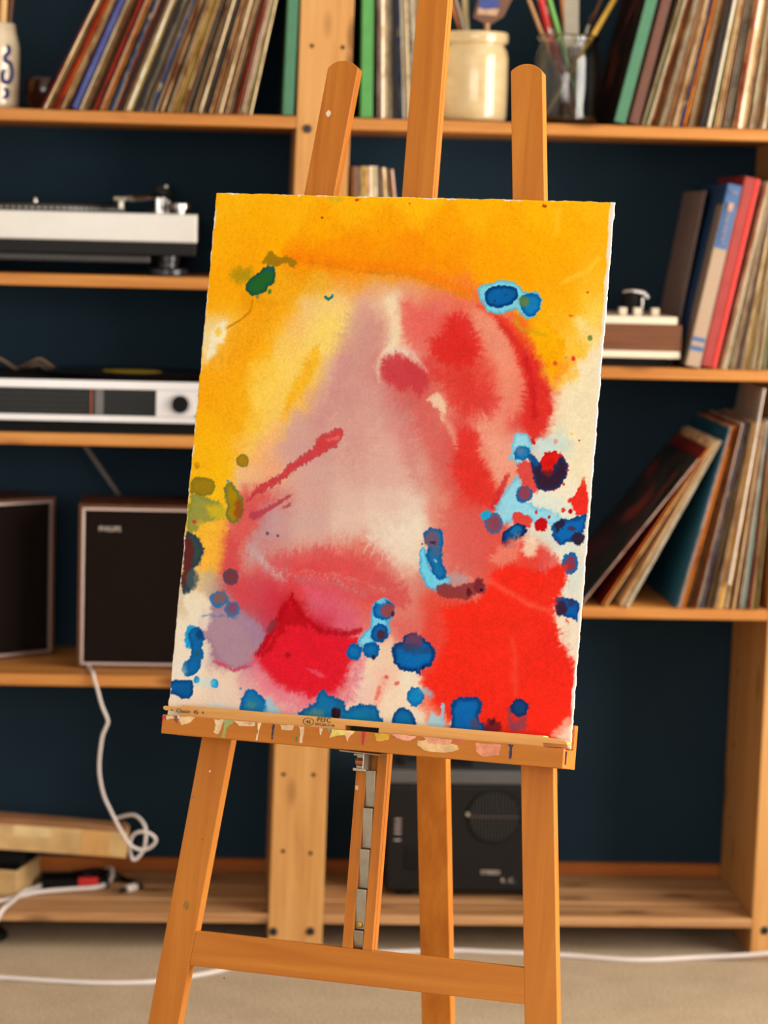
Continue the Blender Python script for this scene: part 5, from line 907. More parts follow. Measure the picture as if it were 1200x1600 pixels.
 ('p',130,66,86,1.2,2.4,0.95,0,(60,100,150,2.4,0.8),(148,246.4,147.3,241.1,144.4,236.7,139.9,234.1,134.8,233.8,129.9,235.8,126.3,239.8,124.7,245,125.4,250.3,128.3,254.7,132.7,257.3,137.9,257.6,142.8,255.5,146.4,251.5)),
 ('p',30,160,206,0.8,2,1,0,None,(119.1,255.3,124.9,260.2,133,257.6,130.4,251.4,122.7,250.2)),
 ('p',222,62,54,1.2,3.1,0.95,0,None,(157.9,256.8,166.9,261,175,257,183.1,252.9,180.6,245.3,173.2,241.8,163.5,245.8)),
 ('p',12,72,134,1.2,2.4,1,0,(10,30,80,2.4,0.8),(147.7,231.2,153.1,240.6,165,247.4,174.5,244.9,175.2,235.9,166.7,227.1,154.8,221.1,148.4,223.7)),
 ('p',20,120,180,2.4,1.6,0.8,0,None,(170.1,243,170.5,240.9,169.6,238.7,167.6,236.6,165,235.2,162.1,234.7,159.6,235.1,158,236.5,157.6,238.6,158.5,240.8,160.5,242.9,163.2,244.3,166,244.9,168.5,244.4)),
 ('p',112,36,60,1.2,2.4,0.9,0,None,(149.8,225.3,160.3,229,165.5,223.3,159.8,216.9,151.8,219.4)),
 ('p',196,14,22,0.8,2.4,1,0,None,(201.1,248.7,200.7,245.1,198.8,242.1,195.9,240.3,192.5,240.1,189.2,241.6,186.9,244.3,185.8,247.8,186.3,251.4,188.1,254.4,191.1,256.2,194.5,256.4,197.7,255,200.1,252.2)),
 ('p',196,20,26,0.5,0.8,1.0,0,None,(204.4,257.2,204.3,256.5,203.9,255.9,203.3,255.5,202.5,255.5,201.8,255.7,201.3,256.3,201.1,257,201.2,257.7,201.6,258.3,202.2,258.7,203,258.7,203.7,258.4,204.2,257.9)),
 ('p',186,14,24,0.6,1.2,1.0,0,None,(219.1,231.8,218.9,230,218.1,228.5,216.8,227.6,215.2,227.5,213.8,228.2,212.7,229.6,212.2,231.4,212.4,233.2,213.2,234.6,214.6,235.5,216.1,235.6,217.5,234.9,218.6,233.5)),
 ('p',176,14,28,0.6,1.2,1.0,0,None,(229.8,265.4,229.7,264.1,229.1,263,228.2,262.4,227.1,262.3,226.1,262.8,225.3,263.8,225,265.1,225.1,266.4,225.7,267.5,226.6,268.1,227.7,268.2,228.7,267.7,229.5,266.7)),
 ('p',190,20,26,0.5,0.6,1.0,0,None,(218.7,296.3,218.6,295.7,218.2,295.1,217.6,294.8,216.9,294.8,216.3,295,215.8,295.5,215.6,296.2,215.7,296.8,216.1,297.4,216.7,297.7,217.4,297.7,218,297.5,218.5,297)),
 ('p',200,40,40,0.6,0.8,1.0,0,None,(188.4,262.3,188.4,261,188.1,259.9,187.5,259.3,186.8,259.2,186.1,259.8,185.6,260.8,185.4,262.1,185.4,263.4,185.7,264.5,186.3,265.1,187,265.1,187.7,264.6,188.2,263.6)),
 ('p',200,40,40,0.4,0.4,1.0,0,None,(220.7,313,220.7,312.5,220.4,312.1,219.9,311.8,219.4,311.8,219,312,218.6,312.4,218.4,312.9,218.5,313.4,218.8,313.8,219.2,314,219.8,314,220.2,313.8,220.6,313.5)),
 ('p',220,60,50,0.8,1.2,1.0,0,None,(221.2,265.7,221.1,264.3,220.6,263.3,219.7,262.6,218.7,262.6,217.7,263.1,217,264.1,216.7,265.4,216.8,266.7,217.3,267.8,218.2,268.4,219.2,268.5,220.2,267.9,220.9,266.9)),
 ('p',200,60,60,0.4,0.4,1.0,0,None,(232.3,349,232.2,348.5,232,348.1,231.5,347.8,231,347.8,230.5,348,230.2,348.4,230,348.9,230.1,349.4,230.4,349.8,230.8,350,231.3,350,231.8,349.8,232.2,349.5)),
 ('p',250,200,80,0.6,0.8,1.0,0,None,(223.2,356.1,223.1,355.3,222.6,354.6,221.9,354.2,221.1,354.2,220.3,354.5,219.8,355.1,219.5,355.9,219.7,356.7,220.1,357.3,220.8,357.7,221.6,357.8,222.4,357.4,223,356.8)),
 ('p',232,46,36,0.9,3.1,1,0,None,(224.1,277.8,231.1,285.7,236.3,296.5,240.5,301.3,244.3,291.7,248.5,288.2,248.9,273.2,247.4,264.2,237.7,260.6,232.7,266.3,228.4,272.1)),
 ('k',232,80,60,1.6,1.6,0.8,1.6,None,(239.3,296.7,240.2,304.3)),
 ('p',16,100,176,0.9,2.7,1,0,(6,60,120,2.4,0.7),(206.7,246.8,215.4,253.3,225.8,256.9,236.4,259,245.9,264.1,247.6,252.2,245.4,241.6,248.5,232.1,239.1,226.2,228.1,230.1,222.3,225.2,211.1,230.5,206.7,237.8)),
 ('p',44,30,56,1.6,2.4,0.95,0,None,(209.5,250,218.3,255,223.3,250.8,217.8,242.9,211.9,239.6)),
 ('p',52,28,44,1.6,2.4,0.9,0,None,(230.7,234.7,239.4,241.2,247.4,235.7,245,228.1,235.9,227.6)),
 ('p',90,30,50,1.6,1.6,0.7,0,None,(235.2,245.5,234.8,244.2,233.7,243,231.9,242.4,229.8,242.2,228,242.7,226.6,243.7,226,244.9,226.4,246.3,227.6,247.4,229.4,248.1,231.4,248.2,233.3,247.7,234.6,246.7)),
 ('p',222,84,78,3.9,4.7,0.85,0,None,(193.8,217.5,209.5,213.9,222.4,205.8,228.4,189.7,226.3,178.4,216.2,188.9,204.3,184.4,194.1,195)),
 ('k',180,80,90,0.9,3.1,0.6,1.2,None,(193.9,216,200.3,195.4,218,185.3,226.2,197)),
 ('p',34,108,172,0.9,2.4,1,0,(10,90,160,2.4,0.7),(242.3,205.5,241.8,200.3,239.4,196,235.6,193.5,231.2,193.2,227.1,195.2,224,199.2,222.5,204.3,223.1,209.5,225.5,213.8,229.3,216.4,233.7,216.6,237.8,214.6,240.9,210.6)),
 ('p',142,52,72,2,2,0.95,0,None,(239.3,205.3,238.9,201.7,237.2,198.8,234.6,197,231.6,196.8,228.7,198.2,226.6,201,225.6,204.5,226,208.1,227.6,211,230.3,212.8,233.3,213,236.2,211.6,238.3,208.8)),
 ('p',14,88,164,0.9,2.4,1,0,(6,60,120,2.4,0.7),(217.3,157.6,221.2,165.3,235,164.8,244.5,160.9,248.5,150,248,137.3,240,141.3,230.8,142.1,219.7,147.3)),
 ('p',60,28,46,2.4,2.4,0.9,0,None,(233,152.7,232.6,148.8,231,145.6,228.4,143.7,225.4,143.5,222.5,145,220.3,147.9,219.3,151.8,219.7,155.7,221.3,158.9,223.9,160.8,226.9,161,229.8,159.5,232,156.5)),
 ('p',60,40,80,2.4,1.6,0.7,0,None,(240.8,159.2,240.6,157.2,239.7,155.6,238.3,154.7,236.6,154.5,235,155.3,233.8,156.8,233.3,158.7,233.5,160.6,234.4,162.2,235.8,163.2,237.5,163.3,239.1,162.6,240.3,161.1)),
 ('p',232,90,80,0.8,2,0.9,0,None,(232.5,140.7,237.4,136.6,236.5,129.1,232.3,133.3)),
 ('p',238,218,194,2.4,3.9,0.95,0,None,(226.9,133.7,241.2,136.9,249.7,135.2,248.5,94.3,237.3,100.9,227,115)),
 ('p',239,42,26,4.7,4.7,0.98,0,None,(82.3,138.7,101.2,147.5,124,154.3,137.8,174.8,140.3,191.6,155.1,200,174.6,198.3,198.3,191.5,210.7,199.8,227.4,201.6,230.2,186.1,224.1,167,217.8,151.7,224.5,126,232.1,108,243.2,93.9,247.3,72,247.7,31.3,245.2,-2.1,165.4,-8.7,101.4,12.2,77.9,30.6,66.7,49.3,66.5,69.6,82.3,85.9,84.7,112.4)),
 ('p',228,72,60,6.3,5.5,0.7,0,None,(82.3,138.7,92.5,113,83.4,82.2,69.1,58.5,60.7,73,61.9,103.3,67.4,130.1)),
 ('p',236,112,90,6.3,4.7,0.75,0,None,(68.5,47.2,93,19,106.6,-2.4,87.5,-7.7,76.2,13.9,64.4,31.8)),
 ('p',226,70,56,5.5,4.7,0.8,0,None,(139.9,195.3,154.3,209,176.9,216.4,196.2,216.1,193.8,198.7,162.9,199)),
 ('p',232,132,110,5.5,4.7,0.8,0,None,(137.3,208,160.2,230.5,172.1,227.4,168.4,206.9,155.4,196.3,141.4,196.2)),
 ('p',236,210,182,3.9,3.1,0.85,0,None,(174.4,227.6,189.4,232.2,189.7,211.2,179.1,209.1)),
 ('k',243,92,70,4.7,3.9,0.75,2.4,None,(140,176.5,161.8,166.6,186.1,153.3,213.5,147.6)),
 ('k',243,80,58,5.5,4.7,0.6,2.4,None,(170.5,111,176.9,81.6,178.9,48.2)),
 ('p',228,34,24,12.6,7.9,0.4,0,None,(195.1,138.9,221.5,125.8,236.4,93.4,227.7,70.5,203,91)),
 ('p',238,170,144,3.1,3.1,0.85,0,None,(227.2,3.8,237.9,20.9,246.6,26,253.5,-1.4)),
 ('p',236,212,188,3.1,2.4,0.9,0,None,(233.5,0.6,243.1,13.9,251.9,16.9,253.5,-1.4)),
 ('p',112,206,236,1.2,3.1,1,0,(50,150,200,1.6,0.7),(49.4,207.1,55.2,213.5,59.5,200.1,67.2,185.4,78.5,181.6,91.5,177.1,84.6,166.8,74,161.6,62.6,165.4,55.5,174.8,50.2,189.6)),
 ('p',26,110,166,1,2.4,1,0,(10,80,150,2.4,0.7),(52.1,230.1,61,236.7,74,232.9,78.1,221.8,76.1,208.7,78.9,195.2,84.7,183.5,79.1,175.5,69.3,179.5,63.5,191.2,56.9,203,59.9,213,53,220.2)),
 ('p',112,84,106,2.4,2.4,0.9,0,None,(71.6,223.6,71.1,219.3,68.8,215.7,65.2,213.6,61,213.4,57,215,54.1,218.3,52.8,222.5,53.3,226.8,55.6,230.4,59.3,232.5,63.4,232.8,67.4,231.1,70.3,227.8)),
 ('p',84,96,130,3.1,2.4,0.6,0,None,(76,210.2,75.6,206.9,73.8,204.2,71.1,202.5,68,202.3,65,203.6,62.8,206.1,61.9,209.4,62.3,212.7,64,215.4,66.7,217.1,69.8,217.3,72.8,216,75,213.5)),
 ('p',70,30,50,0.8,2.4,0.8,0,None,(67.3,218.8,67.1,217.8,66.3,217,65.1,216.5,63.7,216.4,62.4,216.7,61.4,217.5,61,218.4,61.3,219.4,62.1,220.3,63.3,220.8,64.7,220.9,66,220.5,66.9,219.8)),
 ('p',150,214,236,0.6,0.8,0.8,0,None,(70.1,198.5,71,197.5,71.5,196.5,71.6,195.7,71.2,195.3,70.4,195.4,69.4,196,68.3,196.8,67.4,197.9,66.9,198.9,66.8,199.6,67.2,200,68,199.9,69.1,199.4)),
 ('p',182,160,166,3.9,3.9,0.7,0,None,(86.3,182.1,103.5,183.2,114.1,178.6,107,170.6,91.4,169.5)),
 ('p',136,54,56,1.4,3.1,0.92,0,None,(73.6,166.1,82.6,171.2,96.9,169.1,110.7,173.1,119.6,178.2,125.5,181.6,132.4,174.5,131.9,162.4,122.6,161.8,115.4,155.3,104.5,154.5,91.9,155.2,79.2,155.9)),
 ('p',118,36,46,1.6,2,0.85,0,None,(131.1,171.4,130.8,167.8,129.3,164.8,127,163,124.2,162.8,121.6,164.3,119.6,167,118.7,170.6,119,174.2,120.5,177.2,122.8,178.9,125.6,179.1,128.2,177.7,130.2,174.9)),
 ('p',86,24,34,0.9,2.4,0.9,0,None,(117.8,163,117.6,161,116.7,159.4,115.2,158.4,113.4,158.3,111.8,159,110.6,160.5,110,162.5,110.2,164.4,111.2,166.1,112.7,167,114.4,167.2,116,166.4,117.2,164.9)),
 ('p',40,14,30,0.5,0.8,1.0,0,None,(130.3,166.8,130.1,166,129.7,165.4,129,165,128.1,164.9,127.4,165.2,126.8,165.8,126.5,166.6,126.7,167.4,127.1,168,127.8,168.4,128.7,168.5,129.4,168.2,130,167.6)),
 ('p',236,130,110,1.2,1.6,0.7,0,None,(118.8,178.9,118.6,177.5,117.8,176.4,116.6,175.8,115.2,175.7,113.9,176.2,113,177.2,112.5,178.5,112.7,179.8,113.5,180.9,114.7,181.6,116.1,181.6,117.4,181.1,118.3,180.2)),
 ('p',120,206,234,0.9,3.1,1,0,(40,140,200,1.6,0.6),(-3.4,140.5,3.9,147.8,15,148.5,23,140,25.5,129.5,17.5,121.3,21.6,111.8,14.8,98.4,3.1,96,-6.7,89.2,-18.1,91.5,-12.8,104,-4.3,115.3,-3.8,127.5)),
 ('p',24,112,184,0.9,2.4,1,0,(6,80,150,2.4,0.8),(24.1,136.2,23.2,130.9,19.9,126.4,14.7,123.7,8.7,123.3,3.1,125.3,-1,129.2,-2.8,134.4,-2,139.7,1.4,144.2,6.6,146.9,12.6,147.3,18.2,145.3,22.3,141.4)),
 ('p',150,68,72,2,2,0.95,0,None,(24.9,135.5,24.4,131.9,22.3,128.8,18.9,127,15.1,126.7,11.4,128.1,8.7,130.8,7.5,134.3,8.1,138,10.2,141.1,13.6,142.9,17.4,143.2,21.1,141.8,23.8,139.1)),
 ('p',130,214,236,1.6,1.6,0.8,0,None,(12.9,145.4,12.5,144,11,142.9,8.9,142.1,6.4,142,4.1,142.4,2.5,143.3,1.8,144.6,2.2,146,3.7,147.1,5.9,147.9,8.3,148,10.6,147.6,12.2,146.6)),
 ('p',40,30,60,0.8,1.2,0.8,0,None,(25.4,131,25.3,129.3,24.7,128,23.9,127.2,22.8,127.1,21.8,127.8,21,129.1,20.6,130.7,20.7,132.3,21.2,133.7,22.1,134.5,23.2,134.6,24.2,133.9,25,132.6)),
 ('p',16,100,172,1,2.4,1,0,(6,70,140,2.4,0.8),(19.5,108.6,18.8,103.6,16.1,99.4,11.9,96.9,6.9,96.6,2.3,98.4,-1.2,102.2,-2.7,107,-2.1,112,0.7,116.2,4.9,118.7,9.8,119,14.5,117.1,17.9,113.4)),
 ('p',74,40,56,2,2,0.95,0,None,(16.5,106.1,16.2,103.8,14.8,101.8,12.7,100.6,10.2,100.5,7.9,101.3,6.2,103,5.4,105.3,5.8,107.6,7.1,109.6,9.3,110.8,11.7,110.9,14,110.1,15.7,108.3)),
 ('p',18,112,180,0.9,2.4,1,0,(6,80,150,2.4,0.7),(-11.7,83.5,-12.3,79.2,-14.6,75.6,-18.2,73.4,-22.5,73.1,-26.5,74.7,-29.5,78,-30.8,82.2,-30.3,86.5,-27.9,90.1,-24.3,92.3,-20,92.6,-16,91,-13.1,87.7)),
 ('p',14,106,176,0.9,2.4,1,0,(6,80,150,2.4,0.7),(10.3,87.4,9.6,83.1,7.1,79.5,3.1,77.3,-1.4,76.9,-5.7,78.5,-8.9,81.7,-10.3,85.9,-9.7,90.3,-7.2,93.9,-3.2,96.1,1.4,96.4,5.7,94.8,8.8,91.6)),
 ('p',40,24,40,0.8,1.2,0.9,0,None,(5.5,78.7,5.4,77.4,4.8,76.3,3.9,75.6,2.8,75.6,1.8,76.1,1.1,77.1,0.7,78.4,0.8,79.7,1.4,80.8,2.3,81.5,3.4,81.5,4.4,81,5.1,80)),
 ('p',140,214,238,1.6,1.6,0.8,0,None,(-2.7,98.6,-3.1,97.3,-4.3,96.1,-6.2,95.4,-8.3,95.3,-10.2,95.7,-11.7,96.7,-12.3,98,-11.9,99.3,-10.7,100.4,-8.8,101.2,-6.7,101.3,-4.7,100.9,-3.3,99.9)),
 ('p',14,104,176,1,2.7,1,0,(8,46,104,3.1,0.85),(26.5,84,27.9,94.8,36.9,100,40.9,107.8,51.8,110.1,61.6,106.3,68.3,102.2,76.8,95.3,79.3,84.9,75.5,74.1,65,68.8,62.5,61,55.9,65.1,44.8,65.7,35.1,68,29.8,73.7)),
 ('p',112,60,84,2.4,2.4,0.9,0,None,(40.2,98.7,44.1,108,53.4,110.2,61.8,104.8,61.1,94.1,47.2,91.6,39.2,92.5)),
 ('p',40,64,108,3.1,2.4,0.6,0,None,(29.6,93.4,40.3,97.2,62.4,97.2,75.6,90.7,63.4,86.7,44.4,86.9)),
 ('p',10,30,60,0.5,0.8,1.0,0,None,(67.1,71.2,67,70.5,66.7,70,66.1,69.6,65.4,69.6,64.7,69.8,64.2,70.3,64,70.9,64.1,71.6,64.5,72.2,65.1,72.5,65.8,72.5,66.4,72.3,66.9,71.8)),
 ('p',22,132,194,0.9,2.4,1,0,(10,90,160,2,0.7),(70.2,37.5,69.5,32.6,66.8,28.4,62.6,25.9,57.8,25.5,53.2,27.4,49.8,31,48.3,35.8,48.9,40.8,51.6,44.9,55.8,47.4,60.7,47.8,65.3,46,68.6,42.3)),
 ('k',150,206,226,3.9,3.1,0.7,3.9,None,(68.7,44.9,77,40.3)),
 ('p',220,80,90,0.8,1.2,1.0,0,None,(23.4,56.6,23.3,55.6,22.7,54.7,21.8,54.2,20.7,54.1,19.7,54.5,19,55.2,18.7,56.2,18.8,57.2,19.4,58,20.3,58.5,21.4,58.6,22.4,58.3,23.1,57.5)),
 ('p',230,110,100,0.8,1.6,1.0,0,None,(38.3,50.1,38,49.1,37.2,48.3,36,47.7,34.6,47.6,33.3,48,32.4,48.7,32,49.7,32.2,50.7,33,51.5,34.2,52,35.6,52.1,36.9,51.8,37.9,51.1)),
 ('k',236,160,140,3.9,3.9,0.7,3.9,None,(19,53.2,14.6,31.7,10.5,23.8)),
 ('k',230,96,80,2.4,2.4,0.7,2.4,None,(13.5,42.9,11.6,29.9)),
 ('p',22,112,164,1.2,3.1,1,0,(8,84,150,2.7,0.8),(-86.7,-0.6,-75,12.5,-64.3,19.5,-62,28.8,-56.9,34.5,-48.5,31.3,-39.3,27.5,-29.4,23.7,-24.4,13.5,-13.1,20.4,1,23.1,14.1,19.5,18.2,9.3,23.8,0.7,26,-24,-89.2,-33.6)),
 ('p',92,136,128,3.9,3.1,0.8,0,None,(-52.6,6.7,-53.4,4,-56.1,1.6,-60.2,0.1,-64.8,-0.2,-69.1,0.6,-72.2,2.5,-73.4,5,-72.7,7.7,-70,10.1,-65.9,11.6,-61.3,11.9,-57,11.1,-53.9,9.2)),
 ('p',46,22,36,0.9,2.4,1,0,None,(-30.5,10,-30.8,7,-32.4,4.5,-34.8,3,-37.6,2.7,-40.3,3.8,-42.3,6.1,-43.2,8.9,-42.9,11.9,-41.3,14.4,-38.9,16,-36,16.2,-33.4,15.1,-31.4,12.8)),
 ('p',30,90,130,2.4,2.4,0.6,0,None,(-28.9,19.2,-29.2,16.9,-30.4,14.9,-32.2,13.8,-34.3,13.6,-36.3,14.5,-37.8,16.2,-38.5,18.4,-38.2,20.8,-37.1,22.7,-35.3,23.9,-33.1,24,-31.1,23.2,-29.6,21.4)),
 ('p',18,126,176,4.7,3.1,0.6,0,None,(0.1,7.8,-0.9,4.5,-4.2,1.6,-9.1,-0.3,-14.7,-0.7,-20,0.3,-23.7,2.7,-25.3,5.8,-24.3,9.2,-21.1,12.1,-16.1,13.9,-10.5,14.4,-5.2,13.3,-1.5,11)),
 ('p',18,106,166,1,2.4,1,0,(8,60,120,2.4,0.8),(32.9,4.4,36.5,16.8,45.6,22,55.4,18.3,61,8.2,60.3,-9.9,34.4,-12)),
 ('p',14,102,176,1.2,2.7,1,0,(8,56,116,3.1,0.8),(103.7,22.1,105.7,34.3,114.5,40.9,126.9,41.2,137.9,39.8,140.4,29.5,138.3,17.4,145.3,9,150,-10,103.7,-13.8,105.2,5)),
 ('p',90,70,100,3.1,2.4,0.7,0,None,(140.5,10.1,140.2,6.8,138.7,4.1,136.4,2.5,133.6,2.3,131,3.5,129.1,5.9,128.2,9.1,128.5,12.4,130,15.1,132.3,16.7,135.1,16.9,137.7,15.7,139.6,13.3)),
 ('p',112,30,36,2.4,2.7,0.9,0,None,(166.1,9.2,165.5,4.9,163,1.4,159.2,-0.8,154.7,-1.2,150.6,0.4,147.5,3.5,146.2,7.6,146.8,11.8,149.3,15.4,153.1,17.6,157.6,17.9,161.7,16.4,164.8,13.3)),
 ('p',60,20,40,1.6,2.4,0.7,0,None,(157.9,14.5,157.7,12.9,156.7,11.5,155.3,10.6,153.6,10.5,152,11.1,150.8,12.3,150.3,13.9,150.5,15.5,151.5,16.9,152.9,17.7,154.6,17.9,156.2,17.3,157.4,16.1)),
 ('p',112,70,96,4.7,3.1,0.75,0,None,(174.4,29.2,181.5,17.9,193.4,23.3,193.1,8.4,179.5,5.8,172.5,15.7)),
 ('p',18,66,118,1.2,2.4,1,0,(10,40,90,2.4,0.6),(196.3,33.9,195.6,29.3,193,25.5,188.9,23.2,184.1,22.8,179.7,24.5,176.4,27.8,174.9,32.2,175.6,36.8,178.3,40.6,182.4,43,187.1,43.3,191.6,41.7,194.9,38.3)),
 ('p',166,214,226,2,4.7,0.9,0,None,(78.8,20.1,88.5,16.4,97,9.6,95.3,-7,78.2,-8.4)),
 ('k',140,206,230,0.9,3.1,0.9,1.6,None,(93.6,30.3,93.7,11.6)),
 ('p',26,118,170,1,2.4,1,0,(8,90,170,2.7,0.8),(-158.8,4.4,-155.5,20,-149.8,29.7,-143.2,28.6,-132.9,23.3,-125.3,13.1,-123.9,-2,-156.3,-4.6)),
 ('p',76,138,140,3.1,2.4,0.7,0,None,(-138.2,10.6,-138.6,8.6,-140.3,6.8,-142.8,5.8,-145.7,5.5,-148.4,6.2,-150.3,7.7,-151.2,9.6,-150.7,11.6,-149.1,13.3,-146.5,14.4,-143.6,14.7,-141,14,-139,12.5)),
 ('p',150,206,222,3.1,3.1,0.8,0,None,(-125.9,19.2,-113.9,12.5,-104.6,1,-124.5,-3.6)),
 ('p',34,156,214,1.2,2.4,1,0,None,(-238.3,88,-235.9,97.5,-227.9,100.4,-225.1,89,-228.5,73.2,-235.2,74.3)),
 ('p',18,102,164,1,2.4,1,0,(6,84,150,2.4,0.7),(-233.5,89.9,-226,98.2,-215.8,95.8,-211.4,85.3,-213.6,74.3,-210.9,63.6,-214.6,51,-220.3,41.3,-230,39,-237.3,44.6,-236.5,54,-227.2,60.9,-228.6,74.7)),
 ('p',14,60,112,2,1.6,0.8,0,None,(-213.5,89.8,-213.7,87.1,-214.9,84.8,-216.7,83.5,-219,83.4,-221.1,84.4,-222.6,86.4,-223.4,89.1,-223.2,91.8,-222,94,-220.2,95.4,-217.9,95.5,-215.8,94.5,-214.3,92.4)),
 ('p',50,84,90,1.6,1.6,0.6,0,None,(-216.1,66.3,-216.3,64.3,-217,62.7,-218.3,61.7,-219.7,61.6,-221.1,62.3,-222.2,63.9,-222.7,65.9,-222.6,67.9,-221.9,69.6,-220.6,70.6,-219.2,70.7,-217.7,69.9,-216.7,68.3)),
 ('p',12,92,156,0.9,2,1,0,(6,60,120,2.4,0.7),(-252.4,29.5,-235.3,33.9,-222.9,34.1,-220.2,24.2,-221.8,14.9,-230.5,11.1,-240.9,14.9,-252.8,17.1)),
 ('p',40,160,214,0.8,1.2,1,0,(20,130,190,1.6,0.6),(-213.1,35.6,-213.3,33.6,-214.3,31.9,-215.8,30.9,-217.7,30.7,-219.4,31.5,-220.7,33,-221.3,35,-221.1,37,-220.1,38.7,-218.6,39.7,-216.7,39.9,-215,39.1,-213.7,37.6)),
 ('p',40,166,220,0.8,1.2,1,0,(20,130,200,1.6,0.6),(-188.4,32.9,-188.7,30.5,-190,28.5,-192,27.3,-194.4,27.1,-196.6,28,-198.3,29.8,-199.1,32,-198.8,34.4,-197.5,36.4,-195.4,37.6,-193.1,37.8,-190.8,36.9,-189.2,35.1)),
 ('p',176,216,224,4.7,3.1,0.5,0,None,(-193.1,34.1,-193.9,31.3,-196.9,28.9,-201.4,27.4,-206.5,27,-211.2,27.8,-214.7,29.7,-216.1,32.3,-215.2,35.1,-212.2,37.4,-207.7,39,-202.6,39.4,-197.9,38.5,-194.5,36.6)),
 ('p',90,140,200,0.5,0.8,1.0,0,None,(-158,29,-158.1,28.4,-158.5,27.8,-159.1,27.4,-159.8,27.4,-160.5,27.6,-161,28.1,-161.2,28.8,-161.1,29.5,-160.7,30,-160.1,30.4,-159.4,30.4,-158.7,30.2,-158.2,29.7)),
 ('p',226,222,210,3.9,3.1,0.5,0,None,(-249.9,53.8,-237.8,58.6,-232.1,43.5,-241.6,38.1,-252,42)),
 ('p',200,214,212,5.5,3.9,0.6,0,None,(-173.4,1.7,-174.3,-1.7,-177.7,-4.7,-182.8,-6.6,-188.6,-7,-194,-6,-197.9,-3.6,-199.6,-0.4,-198.6,3,-195.2,6,-190.1,7.9,-184.3,8.3,-178.9,7.3,-175,4.9)),
 ('p',160,60,20,0.5,0.8,1.0,0,None,(-109,604.7,-109.1,604,-109.5,603.5,-110.1,603.2,-110.9,603.1,-111.5,603.4,-112.1,604,-112.3,604.7,-112.2,605.3,-111.8,605.9,-111.2,606.2,-110.4,606.2,-109.7,605.9,-109.2,605.4)),
 ('p',150,80,10,0.4,0.4,1.0,0,None,(-165.7,576.4,-165.8,576.1,-166,575.8,-166.3,575.6,-166.7,575.6,-167,575.8,-167.3,576,-167.4,576.4,-167.4,576.7,-167.1,577,-166.8,577.1,-166.5,577.2,-166.1,577,-165.9,576.7)),
 ('p',190,176,60,3.1,2.4,0.7,0,None,(-87.3,627.3,-88,626.3,-89.9,625.4,-92.8,624.9,-96.1,624.8,-99.1,625.2,-101.2,626,-102.1,627,-101.4,628,-99.5,628.9,-96.6,629.4,-93.3,629.5,-90.3,629.1,-88.2,628.3)),
 ('p',200,60,10,0.6,1.2,1.0,0,None,(-65.3,627.8,-65.5,627.1,-66.1,626.6,-67.1,626.2,-68.2,626.2,-69.2,626.5,-69.9,627,-70.2,627.7,-70,628.4,-69.4,628.9,-68.5,629.3,-67.4,629.3,-66.4,629,-65.6,628.5)),
 ('p',200,90,20,0.5,0.8,1.0,0,None,(0.6,624.6,0.5,623.9,0.1,623.4,-0.5,623,-1.2,623,-1.9,623.3,-2.4,623.8,-2.6,624.5,-2.5,625.2,-2.1,625.7,-1.5,626.1,-0.8,626.1,-0.1,625.8,0.4,625.3)),
 ('p',170,70,10,0.8,1.6,1.0,0,None,(169.3,625.3,169,624.7,168,624.1,166.4,623.8,164.7,623.7,163.1,624,162,624.5,161.6,625.2,161.9,625.8,162.9,626.4,164.5,626.7,166.2,626.8,167.8,626.5,168.9,626)),
 ('p',60,20,60,0.4,0.4,1.0,0,None,(241.1,239.1,241,238.8,240.8,238.5,240.5,238.3,240.2,238.3,239.9,238.4,239.6,238.7,239.5,239,239.6,239.3,239.8,239.6,240.1,239.8,240.4,239.8,240.7,239.7,241,239.4)),
 ('p',140,50,50,0.4,0.8,1.0,0,None,(52.7,216.4,52.6,215.7,52.4,215.2,52.1,214.9,51.7,214.9,51.3,215.1,50.9,215.6,50.8,216.3,50.8,217,51,217.5,51.4,217.8,51.8,217.8,52.2,217.6,52.5,217.1)),
]
# evaluate the watercolour on a grid over the sheet (millimetres, x across, z up)
def vnoise(x, y, scale, seed, octaves=3):
    out = np.zeros_like(x); amp = 1.0; tot = 0.0
    for o in range(octaves):
        rs = np.random.RandomState(seed + o * 17); g = rs.rand(256, 256).astype(np.float32) * 2 - 1
        xx = x / scale + 71.3; yy = y / scale + 53.7
        xi = np.floor(xx).astype(int); yi = np.floor(yy).astype(int); fx = xx - xi; fy = yy - yi
        fx = fx * fx * (3 - 2 * fx); fy = fy * fy * (3 - 2 * fy)
        a = g[yi % 256, xi % 256]; b = g[yi % 256, (xi + 1) % 256]; c = g[(yi + 1) % 256, xi % 256]; d = g[(yi + 1) % 256, (xi + 1) % 256]
        out += amp * ((a * (1 - fx) + b * fx) * (1 - fy) + (c * (1 - fx) + d * fx) * fy)
        tot += amp; amp *= 0.55; scale *= 0.47
    return out / tot
def smooth(e0, e1, x):
    k = np.clip((x - e0) / (e1 - e0), 0, 1); return k * k * (3 - 2 * k)
